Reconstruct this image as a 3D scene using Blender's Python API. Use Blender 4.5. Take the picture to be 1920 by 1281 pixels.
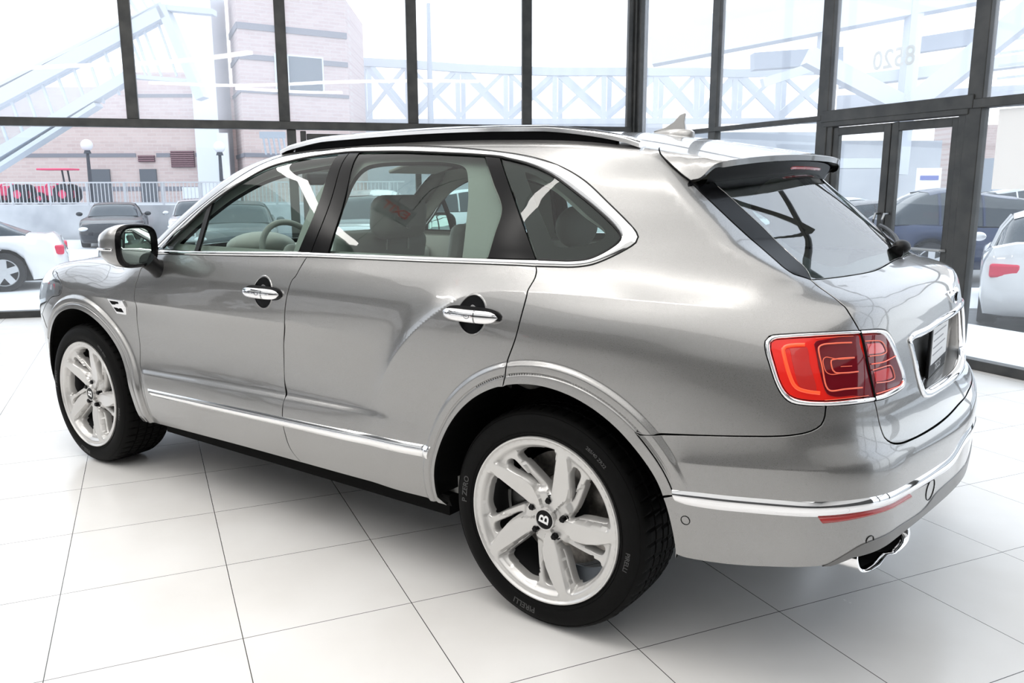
import bpy, bmesh, math, random
import numpy as np
from mathutils import Vector, Matrix, geometry
random.seed(7)
for o in list(bpy.data.objects):
    bpy.data.objects.remove(o, do_unlink=True)
scn = bpy.context.scene
COL = scn.collection
R = math.radians
# ---------------------------------------------------------------- camera
cam_d = bpy.data.cameras.new('camera'); cam = bpy.data.objects.new('camera', cam_d); COL.objects.link(cam)
CP = Vector((1.4494, -3.1392, 1.4931))
Fv = Vector((-0.576439, 0.796101, -0.184234)); Rv = Vector((0.810274, 0.586044, -0.002842)); Uv = Vector((-0.105707, 0.150918, 0.982878))
M = Matrix((Rv, Uv, -Fv)).transposed().to_4x4(); M.translation = CP
cam.matrix_world = M
cam_d.sensor_width = 36.0; cam_d.lens = 28.836; cam_d.clip_start = .05; cam_d.clip_end = 500
scn.camera = cam
# ---------------------------------------------------------------- sky, light, exposure
scn.view_settings.view_transform = 'Standard'; scn.view_settings.look = 'None'
scn.view_settings.exposure = 0.42; scn.view_settings.gamma = 1.0
scn.view_settings.use_curve_mapping = False
world = bpy.data.worlds.new('world'); scn.world = world; world.use_nodes = True
nt = world.node_tree; nt.nodes.clear()
wo = nt.nodes.new('ShaderNodeOutputWorld'); bg = nt.nodes.new('ShaderNodeBackground')
tc = nt.nodes.new('ShaderNodeTexCoord'); sx = nt.nodes.new('ShaderNodeSeparateXYZ'); cr = nt.nodes.new('ShaderNodeValToRGB')
nt.links.new(tc.outputs['Generated'], sx.inputs[0]); nt.links.new(sx.outputs['Z'], cr.inputs[0])
cr.color_ramp.elements[0].position = .0; cr.color_ramp.elements[0].color = (.93, .95, 1, 1)
cr.color_ramp.elements[1].position = .8; cr.color_ramp.elements[1].color = (.80, .88, 1, 1)
nt.links.new(cr.outputs[0], bg.inputs[0]); bg.inputs[1].default_value = 1.85
nt.links.new(bg.outputs[0], wo.inputs[0])
def area(name, loc, target, sx_, sy_, power, col=(1, 1, 1)):
    d = bpy.data.lights.new(name, 'AREA'); d.shape = 'RECTANGLE'; d.size = sx_; d.size_y = sy_; d.energy = power; d.color = col
    o = bpy.data.objects.new(name, d); COL.objects.link(o); o.location = loc
    o.rotation_euler = (Vector(target)-Vector(loc)).to_track_quat('-Z', 'Y').to_euler()
    return o

# ---------------------------------------------------------------- car body surface
import numpy as np
def hermite(xk, Y, x):
    """cubic interpolation; Y is (n,) or (n,N) evaluated at x (N,)"""
    xk = np.asarray(xk, float); Y = np.asarray(Y, float)
    if Y.ndim == 1: Y = Y[:, None]*np.ones((1, 1))
    n = len(xk); x = np.clip(x, xk[0], xk[-1])
    D = np.diff(Y, axis=0)/np.diff(xk)[:, None]
    M = np.empty_like(Y); M[0] = D[0]; M[-1] = D[-1]
    h = np.diff(xk)[:, None]
    M[1:-1] = (D[:-1]*h[1:]+D[1:]*h[:-1])/(h[1:]+h[:-1])
    i = np.clip(np.searchsorted(xk, x)-1, 0, n-2); hh = xk[i+1]-xk[i]; t = (x-xk[i])/hh
    j = np.arange(len(x)) if Y.shape[1] > 1 else np.zeros(len(x), int)
    y0, y1, m0, m1 = Y[i, j], Y[i+1, j], M[i, j]*hh, M[i+1, j]*hh
    t2 = t*t; t3 = t2*t
    return (2*t3-3*t2+1)*y0+(t3-2*t2+t)*m0+(-2*t3+3*t2)*y1+(t3-t2)*m1
def sst(a, b, x):
    t = np.clip((x-a)/(b-a), 0, 1); return t*t*(3-2*t)
def smax(a, b, k):
    h = np.clip(k-np.abs(a-b), 0, None)/k; return np.maximum(a, b)+h*h*k*.25
ZK = [.18, .24, .30, .36, .43, .50, .58, .66, .76, .86, .95, 1.03, 1.10, 1.16, 1.21, 1.32, 1.43, 1.54, 1.62, 1.70]
XK = [-3.9, -3.6, -3.3, -3.0, -2.5, -1.9, -1.2, -.6, 0., .4, .65, .85, 1.05]
WT = [
 [.58,.62,.66,.70,.72,.74,.75,.75,.75,.74,.72,.69,.66,.64,.62,.60,.58,.56,.54,.52],
 [.76,.80,.84,.86,.875,.885,.89,.895,.90,.90,.885,.86,.83,.80,.77,.72,.68,.64,.62,.60],
 [.82,.865,.90,.925,.94,.948,.952,.955,.96,.965,.960,.948,.925,.89,.86,.80,.74,.68,.63,.60],
 [.83,.885,.92,.945,.96,.968,.968,.968,.972,.976,.972,.957,.935,.905,.88,.82,.76,.69,.65,.61],
 [.82,.875,.915,.945,.963,.972,.966,.960,.963,.971,.976,.972,.957,.938,.915,.875,.830,.775,.72,.66],
 [.82,.875,.915,.945,.963,.972,.966,.954,.953,.963,.975,.976,.969,.949,.925,.880,.828,.772,.727,.67],
 [.82,.875,.915,.945,.963,.972,.966,.953,.952,.962,.975,.977,.971,.951,.930,.886,.838,.786,.745,.69],
 [.82,.875,.915,.945,.963,.972,.970,.966,.968,.974,.979,.979,.970,.950,.929,.884,.836,.785,.743,.69],
 [.83,.885,.925,.952,.970,.980,.983,.985,.988,.990,.989,.984,.968,.943,.918,.868,.820,.770,.727,.67],
 [.82,.880,.920,.948,.966,.976,.979,.979,.980,.981,.978,.969,.949,.912,.878,.818,.770,.722,.682,.63],
 [.80,.860,.900,.930,.948,.957,.960,.960,.960,.958,.950,.935,.906,.862,.815,.752,.705,.662,.625,.57],
 [.75,.81,.85,.885,.905,.918,.922,.922,.918,.910,.897,.878,.842,.785,.735,.685,.645,.61,.57,.52],
 [.68,.74,.78,.815,.84,.855,.86,.86,.85,.835,.82,.80,.775,.745,.715,.66,.61,.56,.52,.47]]
HX = [-1.0,-.90,-.80,-.708,-.64,-.561,-.477,-.406,-.341,-.258,-.172,-.05,.2,.5,.8,1.1]
HZ = [.30,.48,.665,.806,.886,.963,1.030,1.078,1.119,1.146,1.1575,1.162,1.163,1.155,1.14,1.11]
def W(x, z):
    x = np.asarray(x, float); z = np.asarray(z, float); x, z = np.broadcast_arrays(x, z)
    sh = x.shape; x = x.ravel(); z = z.ravel()
    rows = np.array([hermite(ZK, r, z) for r in WT])
    w = hermite(XK, rows, x)
    # rear haunch with its rising crease
    H = hermite(HX, HZ, x); Hp = (hermite(HX, HZ, x+.01)-hermite(HX, HZ, x-.01))/.02
    d = (z-H)/np.sqrt(1+Hp*Hp)
    amp = .021*sst(-.86, -.60, x)*(1-sst(.25, .75, x))
    out = np.clip(1-d/.12, 0, 1)**2.8
    inn = 1-.55*sst(0, .45, -d)
    w = w+amp*np.where(d > 0, out, inn)
    # front power line fading along the doors
    zc = .945; a2 = .007*sst(-3.0, -2.6, x)*(1-sst(-1.6, -.75, x)); d = z-zc
    w = w+a2*np.where(d > 0, np.exp(-d/.10), np.exp(d/.022))
    # sculpted ledge above the sill brightwork
    zl = .581+(x+2.42)*.026; a3 = .012*sst(-2.46, -2.38, x)*(1-sst(-1.0, -.62, x)); d = z-zl
    w = w+a3*(1-sst(-.002, .028, d))*sst(-.30, -.05, d)
    # bumper shelf
    zb = .696+(x-.47)*.085; a4 = .012*sst(.42, .54, x); d = z-zb
    w = w+a4*np.where(d > 0, np.exp(-d/.05), 1-.5*sst(0, .3, -d))
    # wheel arch flares
    for cx, cz, r, a in ((.025, .392, .545, .012), (-2.975, .392, .535, .016)):
        q = np.hypot(x-cx, (z-cz)*1.0)
        side = sst(.24, .34, z) if cx < -1 else sst(.24, .34, z)*np.where(x > cx, sst(.60, .74, z), 1.)
        w = w+a*side*(1-sst(r-.007, r+.011, q))
        w = w-.006*side*(np.exp(-((q-(r-.034))/.0035)**2))
    return w.reshape(sh)
RZ = [.18,.26,.34,.42,.50,.58,.66,.72,.755,.785,.82,.90,1.00,1.10,1.15,1.185,1.205,1.218,1.235,1.25,1.262,1.30,1.36,1.44,1.52,1.58,1.66,1.8]
RX = [.96,1.03,1.080,1.110,1.124,1.130,1.133,1.133,1.124,1.100,1.083,1.073,1.063,1.046,1.035,1.020,1.001,.974,.92,.875,.853,.805,.737,.645,.548,.475,.37,.2]
FX = [-3.96,-3.9,-3.75,-3.5,-3.2,-2.9,-2.72,-2.6,-2.4,-2.15,-1.95,-1.75,-1.5,-1.2,-.8,-.4,0,.3,.6,.9,1.2]
FZ = [.80,.93,1.03,1.105,1.145,1.175,1.19,1.225,1.345,1.51,1.63,1.688,1.712,1.722,1.728,1.722,1.699,1.654,1.600,1.53,1.42]
def Xr(y, z):
    a = np.abs(y); z2 = z+.030*(np.minimum(a, .85)/.6)**2*sst(.95, 1.2, z)
    xc = hermite(RZ, RX, np.ravel(z2)).reshape(np.shape(z))
    pl = .165*a**1.7*(1+.7*sst(1.22, 1.35, z))
    return xc-pl
def Zr(x, y):
    zc = hermite(FX, FZ, np.ravel(x)).reshape(np.shape(x)); a = np.abs(y)
    return zc-.062*(a/.68)**2.4*sst(-3.2, -2.4, x)-.04*(a/.8)**2*(1-sst(-3.2, -2.4, x))
def Xf(y, z):
    a = np.abs(y); zc = hermite([.18,.3,.5,.7,.85,1.0,1.2,1.8], [-3.80,-3.90,-3.95,-3.96,-3.95,-3.88,-3.7,-3.0], np.ravel(z)).reshape(np.shape(z))
    return zc+.16*(a/.8)**2.4
def F(P, off=0., tail=True):
    x, y, z = P[..., 0], P[..., 1], P[..., 2]
    f = smax(np.abs(y)-W(x, z), z-Zr(x, y), .10)
    if tail:
        k = .16-.125*sst(1.14, 1.27, z)
        xr = Xr(y, z)
        if tail == 2: xr = xr+.35*sst(.02, .16, .73-np.abs(y))
        f = smax(f, x-xr, k)
    else:
        f = smax(f, x-1.2, .1)
    f = smax(f, Xf(y, z)-x, .2)
    return f+off
def gradF(P, off=0., tail=True, h=1.2e-3):
    G = np.empty(P.shape)
    for i in range(3):
        e = np.zeros(3); e[i] = h
        G[:, i] = F(P+e, off, tail)-F(P-e, off, tail)
    return G/np.linalg.norm(G, axis=1)[:, None]
def cast_out(c, D, off=0., tail=True, rmax=3.):
    """rays from inside point(s) c outwards along D -> surface"""
    c = np.broadcast_to(c, D.shape); lo = np.zeros(len(D)); hi = np.full(len(D), rmax)
    n = 34; t = np.linspace(0, rmax, n); found = np.zeros(len(D), bool)
    for k in range(1, n):
        v = F(c+D*t[k], off, tail) > 0; new = v & ~found; hi[new] = t[k]; lo[new] = t[k-1]; found |= new
    for _ in range(20):
        m = (lo+hi)/2; o = F(c+D*m[:, None], off, tail) > 0; hi = np.where(o, m, hi); lo = np.where(o, lo, m)
    return c+D*((lo+hi)/2)[:, None]

# ---------------------------------------------------------------- materials
def mat(name, base=(.5, .5, .5), rough=.5, metal=0., spec=.5, coat=0., emis=None, estr=0., trans=0., alpha=1.):
    m = bpy.data.materials.new(name); m.use_nodes = True; b = m.node_tree.nodes['Principled BSDF']
    b.inputs['Base Color'].default_value = (*base, 1); b.inputs['Roughness'].default_value = rough
    b.inputs['Metallic'].default_value = metal; b.inputs['Specular IOR Level'].default_value = spec
    b.inputs['Coat Weight'].default_value = coat; b.inputs['Coat Roughness'].default_value = .02
    b.inputs['Transmission Weight'].default_value = trans
    if emis: b.inputs['Emission Color'].default_value = (*emis, 1); b.inputs['Emission Strength'].default_value = estr
    return m
def bsdf(m): return m.node_tree.nodes['Principled BSDF']
def N(m, t): return m.node_tree.nodes.new(t)
def L(m, a, b): m.node_tree.links.new(a, b)
def noise_color(m, c1, c2, scale=5., detail=4., coord='Object', stretch=None, sock='Base Color'):
    tcn = N(m, 'ShaderNodeTexCoord'); nz = N(m, 'ShaderNodeTexNoise'); rp = N(m, 'ShaderNodeValToRGB')
    nz.inputs['Scale'].default_value = scale; nz.inputs['Detail'].default_value = detail
    src = tcn.outputs[coord]
    if stretch:
        mp = N(m, 'ShaderNodeMapping'); mp.inputs['Scale'].default_value = stretch; L(m, src, mp.inputs[0]); src = mp.outputs[0]
    L(m, src, nz.inputs['Vector']); L(m, nz.outputs['Fac'], rp.inputs[0])
    rp.color_ramp.elements[0].position = .3; rp.color_ramp.elements[1].position = .7
    rp.color_ramp.elements[0].color = (*c1, 1); rp.color_ramp.elements[1].color = (*c2, 1)
    L(m, rp.outputs[0], bsdf(m).inputs[sock]); return m
def bumpy(m, scale, strength, dist=.01, detail=3.):
    tcn = N(m, 'ShaderNodeTexCoord'); nz = N(m, 'ShaderNodeTexNoise'); bp = N(m, 'ShaderNodeBump')
    nz.inputs['Scale'].default_value = scale; nz.inputs['Detail'].default_value = detail
    bp.inputs['Strength'].default_value = strength; bp.inputs['Distance'].default_value = dist
    L(m, tcn.outputs['Object'], nz.inputs['Vector']); L(m, nz.outputs['Fac'], bp.inputs['Height']); L(m, bp.outputs[0], bsdf(m).inputs['Normal'])
    return m
def glass_mat(name, tint=(.9, .95, .93), ior=1.5, haze=0., hazecol=(1, 1, 1), rough=0.):
    """thin pane: fresnel mix of a mirror coat and tinted see-through, with an optional white haze mixed in"""
    m = bpy.data.materials.new(name); m.use_nodes = True; t = m.node_tree; t.nodes.clear()
    out = t.nodes.new('ShaderNodeOutputMaterial'); mx = t.nodes.new('ShaderNodeMixShader'); fr = t.nodes.new('ShaderNodeFresnel')
    tr = t.nodes.new('ShaderNodeBsdfTransparent'); gl = t.nodes.new('ShaderNodeBsdfGlossy')
    ge = t.nodes.new('ShaderNodeNewGeometry'); mr = t.nodes.new('ShaderNodeMapRange')
    mr.inputs['To Min'].default_value = ior; mr.inputs['To Max'].default_value = 1/ior; t.links.new(ge.outputs['Backfacing'], mr.inputs[0]); t.links.new(mr.outputs[0], fr.inputs[0]); tr.inputs[0].default_value = (*tint, 1); gl.inputs['Roughness'].default_value = rough
    t.links.new(fr.outputs[0], mx.inputs[0]); t.links.new(tr.outputs[0], mx.inputs[1]); t.links.new(gl.outputs[0], mx.inputs[2])
    last = mx.outputs[0]
    if haze > 0:
        df = t.nodes.new('ShaderNodeBsdfTranslucent'); df.inputs[0].default_value = (*hazecol, 1); m2 = t.nodes.new('ShaderNodeMixShader')
        m2.inputs[0].default_value = haze; t.links.new(last, m2.inputs[1]); t.links.new(df.outputs[0], m2.inputs[2]); last = m2.outputs[0]
    t.links.new(last, out.inputs[0]); return m
# ---------------------------------------------------------------- object helpers
def link(o, parent=None):
    COL.objects.link(o)
    if parent is not None: o.parent = parent
    return o
def tag(o, label=None, cat=None, group=None, kind=None):
    if label: o['label'] = label
    if cat: o['category'] = cat
    if group: o['group'] = group
    if kind: o['kind'] = kind
    return o
def thing(name, label, cat, loc=(0, 0, 0), rz=0., group=None):
    o = bpy.data.objects.new(name, None); o.empty_display_size = .1; COL.objects.link(o)
    o.location = loc; o.rotation_euler = (0, 0, rz); return tag(o, label, cat, group)
def meshobj(name, verts, faces, m=None, parent=None, smooth=False, normals=None, mats=None, fm=None):
    me = bpy.data.meshes.new(name); me.from_pydata([tuple(map(float, v)) for v in verts], [], [tuple(int(i) for i in f) for f in faces])
    if mats:
        for q in mats: me.materials.append(q)
        if fm is not None: me.polygons.foreach_set('material_index', fm)
    elif m: me.materials.append(m)
    if smooth: me.polygons.foreach_set('use_smooth', [True]*len(me.polygons))
    me.update()
    if normals is not None: me.normals_split_custom_set_from_vertices([tuple(map(float, q)) for q in normals])
    o = bpy.data.objects.new(name, me); return link(o, parent)
class MB:
    """collects shapes into one mesh"""
    def __init__(s): s.v = []; s.f = []
    def add(s, v, f):
        b = len(s.v); s.v += [tuple(map(float, q)) for q in v]; s.f += [tuple(b+i for i in q) for q in f]; return s
    def box(s, a, b):
        x0, y0, z0 = a; x1, y1, z1 = b
        return s.add([(x0, y0, z0), (x1, y0, z0), (x1, y1, z0), (x0, y1, z0), (x0, y0, z1), (x1, y0, z1), (x1, y1, z1), (x0, y1, z1)],
                     [(0, 3, 2, 1), (4, 5, 6, 7), (0, 1, 5, 4), (1, 2, 6, 5), (2, 3, 7, 6), (3, 0, 4, 7)])
    def obox(s, p, q, w, h, up=(0, 0, 1)):
        """beam from p to q, width w sideways, height h along up"""
        p = Vector(p); q = Vector(q); d = (q-p).normalized(); u = Vector(up); sd = d.cross(u)
        if sd.length < 1e-4: sd = d.cross(Vector((1, 0, 0)))
        sd.normalize(); u = sd.cross(d).normalized(); v = []
        for c in (p, q):
            for a, b in ((-1, -1), (1, -1), (1, 1), (-1, 1)): v.append(c+sd*(a*w/2)+u*(b*h/2))
        return s.add(v, [(0, 1, 2, 3), (7, 6, 5, 4), (0, 4, 5, 1), (1, 5, 6, 2), (2, 6, 7, 3), (3, 7, 4, 0)])
    def tube(s, pts, r, n=10, closed=False):
        pts = [Vector(p) for p in pts]; rr = r if hasattr(r, '__len__') else [r]*len(pts); k = len(pts); rings = []
        up = Vector((0, 0, 1))
        for i, p in enumerate(pts):
            a = pts[(i-1) % k] if closed or i else pts[0]; b = pts[(i+1) % k] if closed or i < k-1 else pts[-1]
            d = (b-a).normalized(); sd = d.cross(up)
            if sd.length < 1e-3: sd = d.cross(Vector((1, 0, 0)))
            sd.normalize(); u = sd.cross(d)
            rings.append([p+sd*(rr[i]*math.cos(t))+u*(rr[i]*math.sin(t)) for t in [2*math.pi*j/n for j in range(n)]])
        v = [q for rg in rings for q in rg]; f = []
        for i in range(k if closed else k-1):
            for j in range(n):
                a, b = i*n+j, i*n+(j+1) % n; i2 = (i+1) % k; f.append((a, i2*n+j, i2*n+(j+1) % n, b))
        if not closed: f += [tuple(range(n)), tuple((k-1)*n+j for j in reversed(range(n)))]
        return s.add(v, f)
    def lathe(s, prof, n=48, axis='y', c=(0, 0, 0), closed=False):
        """profile of (radius, along-axis)"""
        v = []; f = []; k = len(prof)
        for i in range(n):
            t = 2*math.pi*i/n
            for r, a in prof:
                p = {'y': (r*math.cos(t), a, r*math.sin(t)), 'z': (r*math.cos(t), r*math.sin(t), a), 'x': (a, r*math.cos(t), r*math.sin(t))}[axis]
                v.append((p[0]+c[0], p[1]+c[1], p[2]+c[2]))
        for i in range(n):
            for j in range(k if closed else k-1):
                j2 = (j+1) % k; i2 = (i+1) % n; f.append((i*k+j, i*k+j2, i2*k+j2, i2*k+j))
        return s.add(v, f)
    def prism(s, poly, axis, a, b):
        """extrude a 2D polygon along axis between a and b"""
        n = len(poly); P = lambda q, t: {'x': (t, q[0], q[1]), 'y': (q[0], t, q[1]), 'z': (q[0], q[1], t)}[axis]
        return s.add([P(q, a) for q in poly]+[P(q, b) for q in poly],
                     [tuple(range(n)), tuple(reversed(range(n, 2*n)))]+[(i, n+i, n+(i+1) % n, (i+1) % n) for i in range(n)])
    def sphere(s, c, r, nu=20, nv=12, sc=(1, 1, 1)):
        v = []; f = []
        for i in range(nv+1):
            ph = math.pi*i/nv
            for j in range(nu):
                t = 2*math.pi*j/nu; v.append((c[0]+r*sc[0]*math.sin(ph)*math.cos(t), c[1]+r*sc[1]*math.sin(ph)*math.sin(t), c[2]+r*sc[2]*math.cos(ph)))
        for i in range(nv):
            for j in range(nu): f.append((i*nu+j, (i+1)*nu+j, (i+1)*nu+(j+1) % nu, i*nu+(j+1) % nu))
        return s.add(v, f)
    def xf(s, M_):
        s.v = [tuple(M_ @ Vector(q)) for q in s.v]; return s
    def build(s, name, m, parent=None, smooth=False, fix=True, bevel=0., seg=2, angle=40, subd=0, loc=None):
        me = bpy.data.meshes.new(name); me.from_pydata(s.v, [], s.f)
        if m: me.materials.append(m)
        if fix:
            bm = bmesh.new(); bm.from_mesh(me); bmesh.ops.remove_doubles(bm, verts=bm.verts, dist=1e-5)
            bmesh.ops.recalc_face_normals(bm, faces=bm.faces); bm.to_mesh(me); bm.free()
        if smooth: me.polygons.foreach_set('use_smooth', [True]*len(me.polygons))
        me.update(); o = bpy.data.objects.new(name, me); link(o, parent)
        if loc: o.location = loc
        if bevel > 0:
            b = o.modifiers.new('bevel', 'BEVEL'); b.width = bevel; b.segments = seg; b.limit_method = 'ANGLE'; b.angle_limit = R(30)
        if subd:
            b = o.modifiers.new('subd', 'SUBSURF'); b.levels = subd; b.render_levels = subd
        if smooth and not subd:
            me.set_sharp_from_angle(angle=R(angle))
        return o
def text_mesh(s, size, depth=.0, font_bold=False, align='CENTER'):
    """returns verts, faces of a flat text (xy plane)"""
    c = bpy.data.curves.new('t', 'FONT'); c.body = s; c.size = size; c.extrude = depth; c.align_x = align; c.align_y = 'CENTER'; c.resolution_u = 3
    if font_bold: c.offset = size*.018
    o = bpy.data.objects.new('t', c); COL.objects.link(o); dg = bpy.context.evaluated_depsgraph_get(); dg.update()
    me = o.evaluated_get(dg).to_mesh(); v = [tuple(q.co) for q in me.vertices]; f = [tuple(p.vertices) for p in me.polygons]
    bpy.data.objects.remove(o, do_unlink=True); bpy.data.curves.remove(c); return v, f
def copy_tree(o, parent=None):
    c = o.copy(); COL.objects.link(c); c.parent = parent
    if 'label' in c.keys() and parent is None: pass
    for ch in [q for q in bpy.data.objects if q.parent == o]: copy_tree(ch, c)
    return c
# ---------------------------------------------------------------- curved panel builder
FAR = {}; GAP_SHADE = []
def farof(p): return FAR.get(p.name, p) if p is not None else None
def smooth_curve(P, step, closed=False):
    P = np.array(P, float); n = len(P)
    if closed: Q = np.vstack([P[-1:], P, P[:2]])
    else: Q = np.vstack([2*P[0]-P[1], P, 2*P[-1]-P[-2]])
    out = []
    for i in range(1, len(Q)-2):
        p0, p1, p2, p3 = Q[i-1:i+3]; d = np.linalg.norm(p2-p1); k = max(1, int(round(d/step)))
        # centripetal tangents
        t = np.arange(k)/k; d0 = max(np.linalg.norm(p1-p0), 1e-6)**.5; d1 = max(d, 1e-6)**.5; d2 = max(np.linalg.norm(p3-p2), 1e-6)**.5
        m1 = (p2-p1)+d1*((p1-p0)/d0-(p2-p0)/(d0+d1)); m2 = (p2-p1)+d1*((p3-p2)/d2-(p3-p1)/(d1+d2))
        t = t[:, None]; out.append((2*t**3-3*t**2+1)*p1+(t**3-2*t**2+t)*m1+(-2*t**3+3*t**2)*p2+(t**3-t**2)*m2)
    out = np.vstack(out)
    if not closed: out = np.vstack([out, P[-1:]])
    return out
def loop(*segs, step=.014):
    """joins curves head to tail into a closed outline with corners kept between curves"""
    out = []
    for s in segs:
        s = np.array(s, float)
        c = smooth_curve(s, step) if len(s) > 2 else s if len(s) == 1 else np.array([s[0]+(s[1]-s[0])*t for t in np.linspace(0, 1, max(2, int(np.linalg.norm(s[1]-s[0])/step)+1))])
        if out and np.linalg.norm(out[-1]-c[0]) > step*1.6:
            a, b = out[-1], c[0]; k = int(np.linalg.norm(b-a)/step)
            out += [a+(b-a)*t for t in (np.arange(1, k)/k)]
        for q in c:
            if not out or np.linalg.norm(q-out[-1]) > step*.35: out.append(q)
    a, b = out[-1], out[0]
    if np.linalg.norm(b-a) > step*1.6:
        k = int(np.linalg.norm(b-a)/step); out += [a+(b-a)*t for t in (np.arange(1, k)/k)]
    elif np.linalg.norm(b-a) < step*.35: out.pop()
    return np.array(out)
def in_poly(pts, poly):
    x, y = pts[:, 0], pts[:, 1]; c = np.zeros(len(pts), bool); n = len(poly)
    for i in range(n):
        x1, y1 = poly[i]; x2, y2 = poly[(i+1) % n]
        if y1 == y2: continue
        k = ((y1 > y) != (y2 > y)) & (x < (x2-x1)*(y-y1)/(y2-y1)+x1); c ^= k
    return c
def seg_dist(pts, poly, closed=True):
    d = np.full(len(pts), 1e9); n = len(poly)
    for i in range(n if closed else n-1):
        a = poly[i]; b = poly[(i+1) % n]; ab = b-a; l = max((ab*ab).sum(), 1e-12)
        t = np.clip(((pts-a)@ab)/l, 0, 1); q = a+t[:, None]*ab; d = np.minimum(d, np.hypot(*(pts-q).T))
    return d
def panel(name, outline, center, m, parent=None, spacing=.024, inset=.0033, off=0., flange=.014, feats=(), tail=True, holes=(), both=False, mirror=False, blk=True):
    """skin panel: outline (3D points near the body surface) filled with a mesh lying exactly on the body surface"""
    c = np.array(center, float); out3 = np.array(outline, float)
    d0 = out3-c; d0 /= np.linalg.norm(d0, axis=1)[:, None]; ax = d0.mean(0); ax[2] *= .3; ax /= np.linalg.norm(ax)
    ez = np.array([0, 0, 1.]); ez -= ax*(ez@ax)
    if np.linalg.norm(ez) < .3: ez = np.array([1., 0, 0]); ez -= ax*(ez@ax)
    ez /= np.linalg.norm(ez); ey = np.cross(ez, ax)
    def fwd(P):
        d = P-c; d = d/np.linalg.norm(d, axis=1)[:, None]; return np.stack([np.arctan2(d@ey, d@ax), np.arcsin(np.clip(d@ez, -1, 1))], 1)
    def inv(A):
        th, ph = A[:, 0], A[:, 1]; return (np.cos(ph)*np.cos(th))[:, None]*ax+(np.cos(ph)*np.sin(th))[:, None]*ey+np.sin(ph)[:, None]*ez
    rings = [out3]+[np.array(h, float) for h in holes]; rr = np.linalg.norm(out3-c, axis=1).mean()
    A = [fwd(r) for r in rings]
    # orient outer CCW, holes CW (as seen from outside)
    for i, a in enumerate(A):
        ar = np.sum(a[:, 0]*np.roll(a[:, 1], -1)-np.roll(a[:, 0], -1)*a[:, 1])
        if (ar < 0) != (i > 0): A[i] = a[::-1]; rings[i] = rings[i][::-1]
    lo, hi = A[0].min(0), A[0].max(0)
    # grid with rows adapted to local distance
    s = spacing/rr; g = []
    rows = int((hi[1]-lo[1])/(s*.87))+2
    for k in range(rows):
        ph = lo[1]+k*s*.87; st = s/max(.25, math.cos(ph)); th = np.arange(lo[0]+(k % 2)*st/2, hi[0], st); g.append(np.stack([th, np.full(len(th), ph)], 1))
    g = np.vstack(g); keep = in_poly(g, A[0])
    for a in A[1:]: keep &= ~in_poly(g, a)
    g = g[keep]
    for a in A: g = g[seg_dist(g, a) > s*.45]
    fp = []
    for ft in feats:
        a = fwd(np.array(ft, float)); k = in_poly(a, A[0])
        for hh in A[1:]: k &= ~in_poly(a, hh)
        a = a[k]
        if len(a) > 1:
            a = a[np.minimum.reduce([seg_dist(a, q) for q in A]) > s*.2]
            if len(a) > 1: g = g[seg_dist(g, a, False) > s*.42]; fp.append(a)
    allp = np.vstack(A+[g]+fp); nb = sum(len(a) for a in A)
    edges = []; b0 = 0
    for a in A:
        n = len(a); edges += [(b0+i, b0+(i+1) % n) for i in range(n)]; b0 += n
    sc = 1.0
    res = geometry.delaunay_2d_cdt([Vector((float(q[0]), float(q[1]))) for q in allp], edges, [], 0, 1e-7)
    vs = np.array([[q.x, q.y] for q in res[0]]); F_ = np.array([list(t) for t in res[2]])
    orig = res[3]; idx = {}
    for i, oo in enumerate(orig):
        for q in oo: idx[q] = i
    cen = vs[F_].mean(1); k = in_poly(cen, A[0])
    for a in A[1:]: k &= ~in_poly(cen, a)
    F_ = F_[k]; P = cast_out(c, inv(vs), off, tail); Nn = gradF(P, off, tail)
    # inset + flange
    V = P.copy(); VN = Nn.copy(); verts = [V]; nrm = [VN]; faces = [tuple(t) for t in F_]; base = len(V); b0 = 0
    fl_v = []; fl_n = []; fl_f = []; fl_k = []
    for a in A:
        n = len(a); ids = [idx[b0+i] for i in range(n)]; b0 += n
        Pb = P[ids]; Nb = Nn[ids]; tg = np.roll(Pb, -1, 0)-np.roll(Pb, 1, 0); tg /= np.maximum(np.linalg.norm(tg, axis=1)[:, None], 1e-9)
        inw = np.cross(Nb, tg); inw /= np.maximum(np.linalg.norm(inw, axis=1)[:, None], 1e-9)
        Pn = Pb+inw*inset; V[ids] = Pn
        if flange > 0:
            st = base+len(fl_v)
            bvl = min(.0012, flange*.3)
            r0 = Pn; r1 = Pn-inw*bvl*.7-Nb*bvl*.5; r2 = Pn-inw*bvl-Nb*bvl*1.4; r3 = Pn-inw*bvl-Nb*flange
            n0 = Nb; n1 = Nb-inw; n1 /= np.linalg.norm(n1, axis=1)[:, None]; n2 = -inw
            for rr_, nn_ in ((r0, n0), (r1, n1), (r2, n2), (r3, n2)):
                fl_v += list(rr_); fl_n += list(nn_)
            for q in range(3):
                for i in range(n):
                    j = (i+1) % n; fl_k.append(1 if q == 2 else 0); fl_f.append((st+q*n+i, st+(q+1)*n+i, st+(q+1)*n+j, st+q*n+j))
    # orient faces outward
    T_ = np.array(faces); nn = np.cross(V[T_[:, 1]]-V[T_[:, 0]], V[T_[:, 2]]-V[T_[:, 0]]); flip = (nn*VN[T_[:, 0]]).sum(1) < 0
    T_[flip] = T_[flip][:, ::-1]; faces = [tuple(t) for t in T_]
    allv = np.vstack([V]+([np.array(fl_v)] if fl_v else [])); alln = np.vstack([VN]+([np.array(fl_n)] if fl_n else []))
    kk = dict(mats=[m, GAP_SHADE[0]], fm=[0]*len(faces)+fl_k) if flange > .008 and GAP_SHADE and blk else {}  # deepest flange ring coloured black, the gap's shade put into the material
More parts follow.
